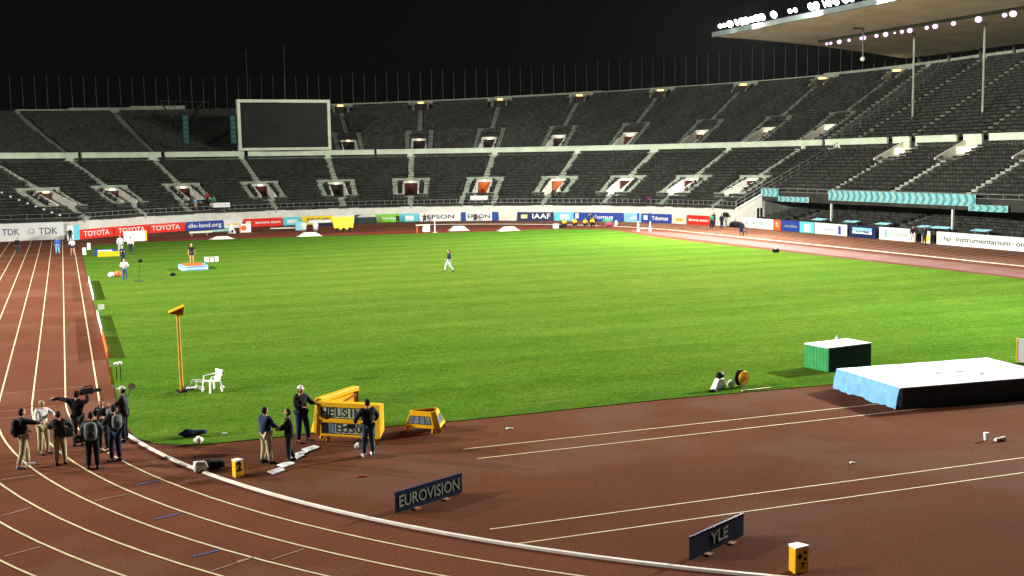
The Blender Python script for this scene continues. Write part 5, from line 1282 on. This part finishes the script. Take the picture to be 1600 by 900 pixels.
# podium
pd = thing('podium', 'round-cornered light blue podium with an orange band on the left of the grass', 'podium', (9.55, 57.3, .03))
def rr(w, d, r, n=6):
    out = []
    for cx_, cy_, a0 in ((w/2-r, d/2-r, 0), (-w/2+r, d/2-r, 90), (-w/2+r, -d/2+r, 180), (w/2-r, -d/2+r, 270)):
        out += [(cx_ + r*math.cos(R_(a0+90*k/n)), cy_ + r*math.sin(R_(a0+90*k/n))) for k in range(n+1)]
    return out
mb = MB(); mb.prism(rr(2.3, 3.4, .5), 0, .36); mb.build('base', M['vinylb'], pd); mb = MB(); mb.prism(rr(1.7, 2.8, .4), .361, .40); mb.build('top', M['orange'], pd)
mb = MB(); mb.prism(rr(2.32, 3.42, .5), .12, .2); mb.build('band', M['white'], pd)
for i, (x, lb) in enumerate(((11.5, 'left'), (11.95, 'middle'), (12.4, 'right'))):
    t = thing('small_white_box', lb + ' one of three small white boxes right of the podium', 'box', (x, 64.0, .03)); mb = MB(); mb.box(-.17, .17, -.2, .2, 0, .42 if i != 1 else .36); mb.build('box_body', M['white'], t); mb = MB(); mb.box(-.19, .19, -.22, .22, .425, .46); mb.build('lid', M['whitewall'], t)
t = thing('low_dark_case', 'dark small object on the grass in front of the podium', 'case', (7.3, 51.3, .03)); mb = MB(); mb.box(-.2, .2, -.2, .2, 0, .22); mb.build('case_body', M['black'], t); mb = MB(); mb.box(-.12, .12, -.02, .02, .22, .27); mb.build('handle', M['black'], t)
t = thing('thin_stand', 'thin dark stand on the grass left of the podium', 'stand', (4.4, 48.1, .03)); mb = MB(); mb.bar((0, 0, 0), (.15, 0, 1.5), .03); mb.build('pole', M['housing'], t); mb = MB(); mb.box(.05, .35, -.05, .05, 1.5, 1.75); mb.build('head', M['black'], t); mb = MB(); mb.box(-.3, .3, -.3, .3, 0, .03); mb.build('base', M['housing'], t)
# blue and yellow low board by the inner lane
t = thing('low_board', 'low blue and white board above a yellow strip beside the inner lane', 'low board', (1.75, 77.2, .03), R_(-4))
mb = MB(); mb.box(0, 2.1, 1.2, 1.3, 0, .62); mb.build('blue_panel', M['blue'], t); mb = MB(); mb.box(.35, 1.75, 1.18, 1.199, .08, .56); mb.build('white_field', M['white'], t)
text_on('EPSON', .38, M['blue'], t, (1.05, 1.17, .32), (0, -1), fit=1.2)
mb = MB(); mb.box(.4, 2.5, -.4, -.3, 0, .5); mb.build('yellow_panel', M['yellow'], t)
t = thing('sign_panel', 'white square-cornered panel with a yellow edge behind two people in white', 'panel', (5.7, 99.0, 0)); mb = MB(); mb.box(0, 2.5, 0, .1, .1, 1.35); mb.build('panel', M['white'], t); mb = MB(); mb.box(2.51, 2.7, 0, .1, .1, 1.35); mb.build('edge', M['yellowb'], t); mb = MB(); mb.box(.2, .3, .11, .6, 0, .6); mb.box(2.1, 2.2, .11, .6, 0, .6); mb.build('prop', M['steel'], t)
for x, y, lb in ((1.5, 88.2, 'upper one of two small white posts by the inner lane'), (.9, 80.6, 'lower one of two small white posts by the inner lane')):
    t = thing('white_post', lb, 'post', (x, y, .03)); mb = MB(); mb.box(-.18, .18, -.15, .15, 0, .75); mb.build('post', M['white'], t, bevel=.04); mb = MB(); mb.box(-.2, .2, -.17, .17, 0, .06); mb.build('foot', M['whitewall'], t)
t = thing('two_tone_bag', 'white and orange bag at the feet of the person in white shirt and jeans', 'bag', (2.7, 53.0, .03)); mb = MB(); mb.ball((-.15, 0, .2), .3, .25, .22, 12, 8); mb.build('white_half', M['white'], t, smooth=True); mb = MB(); mb.ball((.35, 0, .25), .28, .22, .27, 12, 8); mb.build('orange_half', M['orange'], t, smooth=True)
# covers and barriers on the far track
def cover(label, x, y, L, D=1.1, h=.45, m='whitewall', rz=0.0):
    t = thing('equipment_cover', label, 'cover', (x, y, 0), rz); mb = MB()
    mb.hexa([(-L/2, -D/2, 0), (L/2, -D/2, 0), (L/2, D/2, 0), (-L/2, D/2, 0), (-L/4, -D/4, h), (L/4, -D/4, h), (L/4, D/4, h), (-L/4, D/4, h)]); mb.build('cover', M[m], t, bevel=.04)
    mb = MB(); mb.box(-L/2-.05, L/2+.05, -D/2-.05, D/2+.05, 0, .05); mb.build('skirt', M['whitewall'], t)
cover('low white cover on the far crimson strip, leftmost of four', 17.2, 98.2, 2.9, h=.35)
cover('low white cover behind the two white seats', 27.9, 97.0, 3.0, h=.5)
cover('low white cover right of the thin white post on the far track', 47.6, 96.7, 2.7, h=.6)
cover('low white cover at the far grass edge, rightmost of four', 52.9, 92.0, 2.8, h=.55)
t = thing('steeple_barrier', 'long pale green and white barrier beam on the far track', 'barrier', (16.4, 107.5, 0), R_(16)); mb = MB(); mb.box(-2.3, .8, -.08, .08, .35, .6); mb.build('beam', M['parapet'], t); mb = MB(); mb.box(.82, 3.2, -.08, .08, .4, .68); mb.build('green_beam', M['lteal'], t); mb = MB()
for x in (-2.1, 0, 3): mb.box(x, x+.1, -.3, .3, 0, .36)
mb.build('foot', M['steel'], t)
t = thing('white_tent_bag', 'pointed white bag right of the long barrier beam', 'bag', (19.9, 109.4, 0)); mb = MB(); mb.hexa([(-.55, -.4, 0), (.55, -.4, 0), (.55, .4, 0), (-.55, .4, 0), (-.2, -.12, 1.25), (.1, -.12, 1.25), (.1, .12, 1.25), (-.2, .12, 1.25)]); mb.build('bag_body', M['white'], t, bevel=.08); mb = MB(); mb.box(-.05, .2, -.42, -.405, .2, .5); mb.build('mark', M['black'], t)
t = thing('square_sign', 'white square sign with an orange-red disc on the far track', 'sign', (20.9, 108.9, 0)); mb = MB(); mb.box(0, 1.5, 0, .1, .1, 1.25); mb.build('panel', M['white'], t); mb = MB(); mb.tube((.55, -.02, .7), (.55, -.002, .7), .36, .36, 16); mb.box(0, .14, -.02, -.002, .1, 1.25); mb.build('emblem', M['orange'], t); mb = MB(); mb.box(.1, .2, .11, .6, 0, .3); mb.build('foot', M['steel'], t)
t = thing('steeple_barrier', 'thin pale beam with a light blue box at its right end', 'barrier', (25.4, 111.4, 0), R_(-3)); mb = MB(); mb.box(0, 3.4, -.06, .06, .3, .45); mb.build('beam', M['parapet'], t); mb = MB(); mb.box(3.42, 4.5, -.3, .3, 0, 1.2); mb.build('blue_box', M['awning'], t)
for i, (x, lb) in enumerate(((29.5, 'left one of two round white seats on the far track'), (31.1, 'right one of two round white seats on the far track'))):
    t = thing('round_chair', lb, 'seat', (x, 108.8, 0)); mb = MB(); mb.ball((0, 0, .75), .38, .3, .38, 12, 8); mb.build('back', M['white'], t, smooth=True); mb = MB(); mb.box(-.3, .3, -.3, .3, .25, .4); mb.build('seat', M['whitewall'], t); mb = MB(); mb.box(-.25, .25, -.2, .2, 0, .25); mb.build('base', M['steel'], t)
yb = thing('yellow_cloth_stand', 'bright yellow cloth draped over a stand with a zigzag lower edge', 'cloth stand', (33.5, 102.5, 0))
mb = MB(); n = 18
for side in (-1, 1):
    for i in range(n):
        def q_(k, top):
            x = -1.5 + 3.0*k/n; tap = 1 if top else .82
            z = 2.05 + .06*math.sin(k*.8) if top else .35 + .35*abs(math.sin(k*math.pi/6)) + (.35 if k in (0, n) else 0)
            return (x*tap, side*(.08 if top else .45) + .05*math.sin(k*1.4), z)
        mb.quad(q_(i, 0), q_(i+1, 0), q_(i+1, 1), q_(i, 1))
mb.build('yellow_cloth', M['yellowcloth'], yb); mb = MB()
for x in (-.9, 0, .9): mb.bar((x, -.25, 0), (x, 0, 2.0), .1); mb.bar((x, .25, 0), (x, 0, 2.0), .1)
mb.build('trestle', M['black'], yb)
t = thing('judge_table', 'small white table with an orange leg at the far grass edge', 'table', (42.3, 95.2, 0)); mb = MB(); mb.box(-.9, .9, -.35, .35, .95, 1.05); mb.build('tabletop', M['whitewall'], t); mb = MB(); mb.box(.0, .8, -.36, .3, .12, .94); mb.build('cloth', M['white'], t)
for x in (-.8, .85): mb = MB(); mb.bar((x, 0, 0), (x, 0, .95), .1); mb.build('leg', M['orange'] if x < 0 else M['steel'], t)
t = thing('thin_post', 'thin white post at the far grass edge right of the small table', 'post', (43.7, 94.6, 0)); mb = MB(); mb.tube((0, 0, 0), (0, 0, 2.0), .07, .05, 8); mb.build('post', M['white'], t); mb = MB(); mb.tube((0, 0, 0), (0, 0, .06), .3, .3, 12); mb.build('base', M['whitewall'], t)
hj = thing('high_jump_stand', 'pair of white uprights with blue tops joined by a low bar', 'high jump stand', (66.3, 81.4, 0), R_(-30))
for x in (0, 1.5):
    mb = MB(); mb.hexa([(x-.18, -.2, 0), (x+.18, -.2, 0), (x+.18, .2, 0), (x-.18, .2, 0), (x-.05, -.05, 1.3), (x+.05, -.05, 1.3), (x+.05, .05, 1.3), (x-.05, .05, 1.3)]); mb.build('upright', M['white'], hj)
    mb = MB(); mb.box(x-.12, x+.12, -.1, .1, 1.3, 2.3); mb.build('blue_top', M['blue'], hj)
mb = MB(); mb.bar((0, 0, .3), (1.5, 0, .3), .07); mb.build('crossbar', M['white'], hj)
t = thing('black_canopy', 'black equipment tent behind the yellow cloth stand', 'tent', (42.0, 122.9, 0)); mb = MB(); mb.box(-1.6, 1.2, -.5, .5, 0, .95); mb.build('wall', M['housing'], t); mb = MB(); mb.hexa([(-1.7, -.6, .96), (1.3, -.6, .96), (1.3, .6, .96), (-1.7, .6, .96), (-1.2, -.2, 1.25), (.9, -.2, 1.25), (.9, .2, 1.25), (-1.2, .2, 1.25)]); mb.build('top', M['whitewall'], t)
t = thing('covered_cart', 'long white covered cart in front of the yellow lettered board', 'cart', (34.0, 119.5, 0)); mb = MB(); mb.hexa([(-2.2, -.6, .5), (1.6, -.6, .5), (1.6, .6, .5), (-2.2, .6, .5), (-1.6, -.4, .95), (1.5, -.4, .95), (1.5, .4, .95), (-1.6, .4, .95)]); mb.build('cover', M['white'], t, bevel=.1); mb = MB(); mb.box(-.6, 2.4, -.5, .5, .1, .49); mb.build('base', CL['navy'], t)
t = thing('television_crane', 'dark slanting camera crane arm above the boards near the right end', 'camera crane', (78.3, 96.6, 0)); mb = MB(); mb.bar((.8, .2, .4), (-1.2, 2.6, 3.3), .28, .32); mb.build('arm', M['black'], t); mb = MB(); mb.box(-1.8, -.8, 2.2, 3.2, 3.1, 3.7); mb.build('camera_head', cloth('plum', (.04, .015, .035)), t); mb = MB(); mb.box(.4, 1.2, -.3, .6, 0, .6); mb.build('base', M['black'], t)
for i, (q_, tt, lb) in enumerate(((59.4, .03, 'white camera platform below the left orange doorway'), (109.0, .02, 'white camera platform beside the person in green in the left stand'))):
    p = LOW.pt(q_, tt); t = thing('camera_platform', lb, 'platform', p, R_(q_-90)); mb = MB(); mb.box(-1.3, 1.3, -.3, .9, .7, 1.35); mb.build('cloth', M['white'], t); mb = MB(); mb.box(-1.0, 1.0, -.2, .8, .0, .69); mb.build('base', M['black'], t)
t = thing('bag_pile', 'pink and green bags beside the rightmost seated person in yellow', 'bags', (67.6, 92.6, 0)); mb = MB(); mb.ball((0, 0, .35), .5, .4, .35, 12, 8); mb.build('pink_bag', mat('pink_bag_cloth', (.6, .06, .15), .7), t, smooth=True); mb = MB(); mb.ball((.3, .9, .7), .8, .4, .35, 12, 8); mb.build('green_bag', mat('green_bag_cloth', (.05, .35, .2), .7), t, smooth=True); mb = MB(); mb.ball((1.1, -.1, .4), .2, .2, .45, 10, 7); mb.build('white_bag', M['white'], t, smooth=True)
t = thing('white_case', 'white case with black equipment left of the seated people in yellow', 'case', (60.2, 93.4, 0)); mb = MB(); mb.box(-.3, .3, -.3, .3, 0, .6); mb.build('case_body', M['white'], t); mb = MB(); mb.box(.31, 1.2, -.3, .3, 0, .45); mb.build('equipment', M['black'], t)
# loose white specks: people sitting far up, wrappers on seats in the left corner
for i in range(8):
    q0 = 140.9 - i*.35; p = P(q0 + 1.2, R0(q0+1.2) + 4.6 - i*.62, 0); tt = (4.6-i*.62)/(61.6-R0(q0+1.2))
    z = 2.2 + tt*7.55
    t = thing('light_globe', ['first', 'second', 'third', 'fourth', 'fifth', 'sixth', 'seventh', 'eighth'][i] + ' white light globe from the top in the slanting row at the far left', 'globe', (p.x, p.y, z+.75), 0, 'white globes in the left corner of the stand')
    mb = MB(); mb.ball((0, 0, 0), .16, .16, .14, 10, 7); mb.build('globe', M['white'], t, smooth=True); mb = MB(); mb.tube((0, 0, -.75), (0, 0, -.1), .03, .03, 6); mb.build('stem', M['steel'], t)
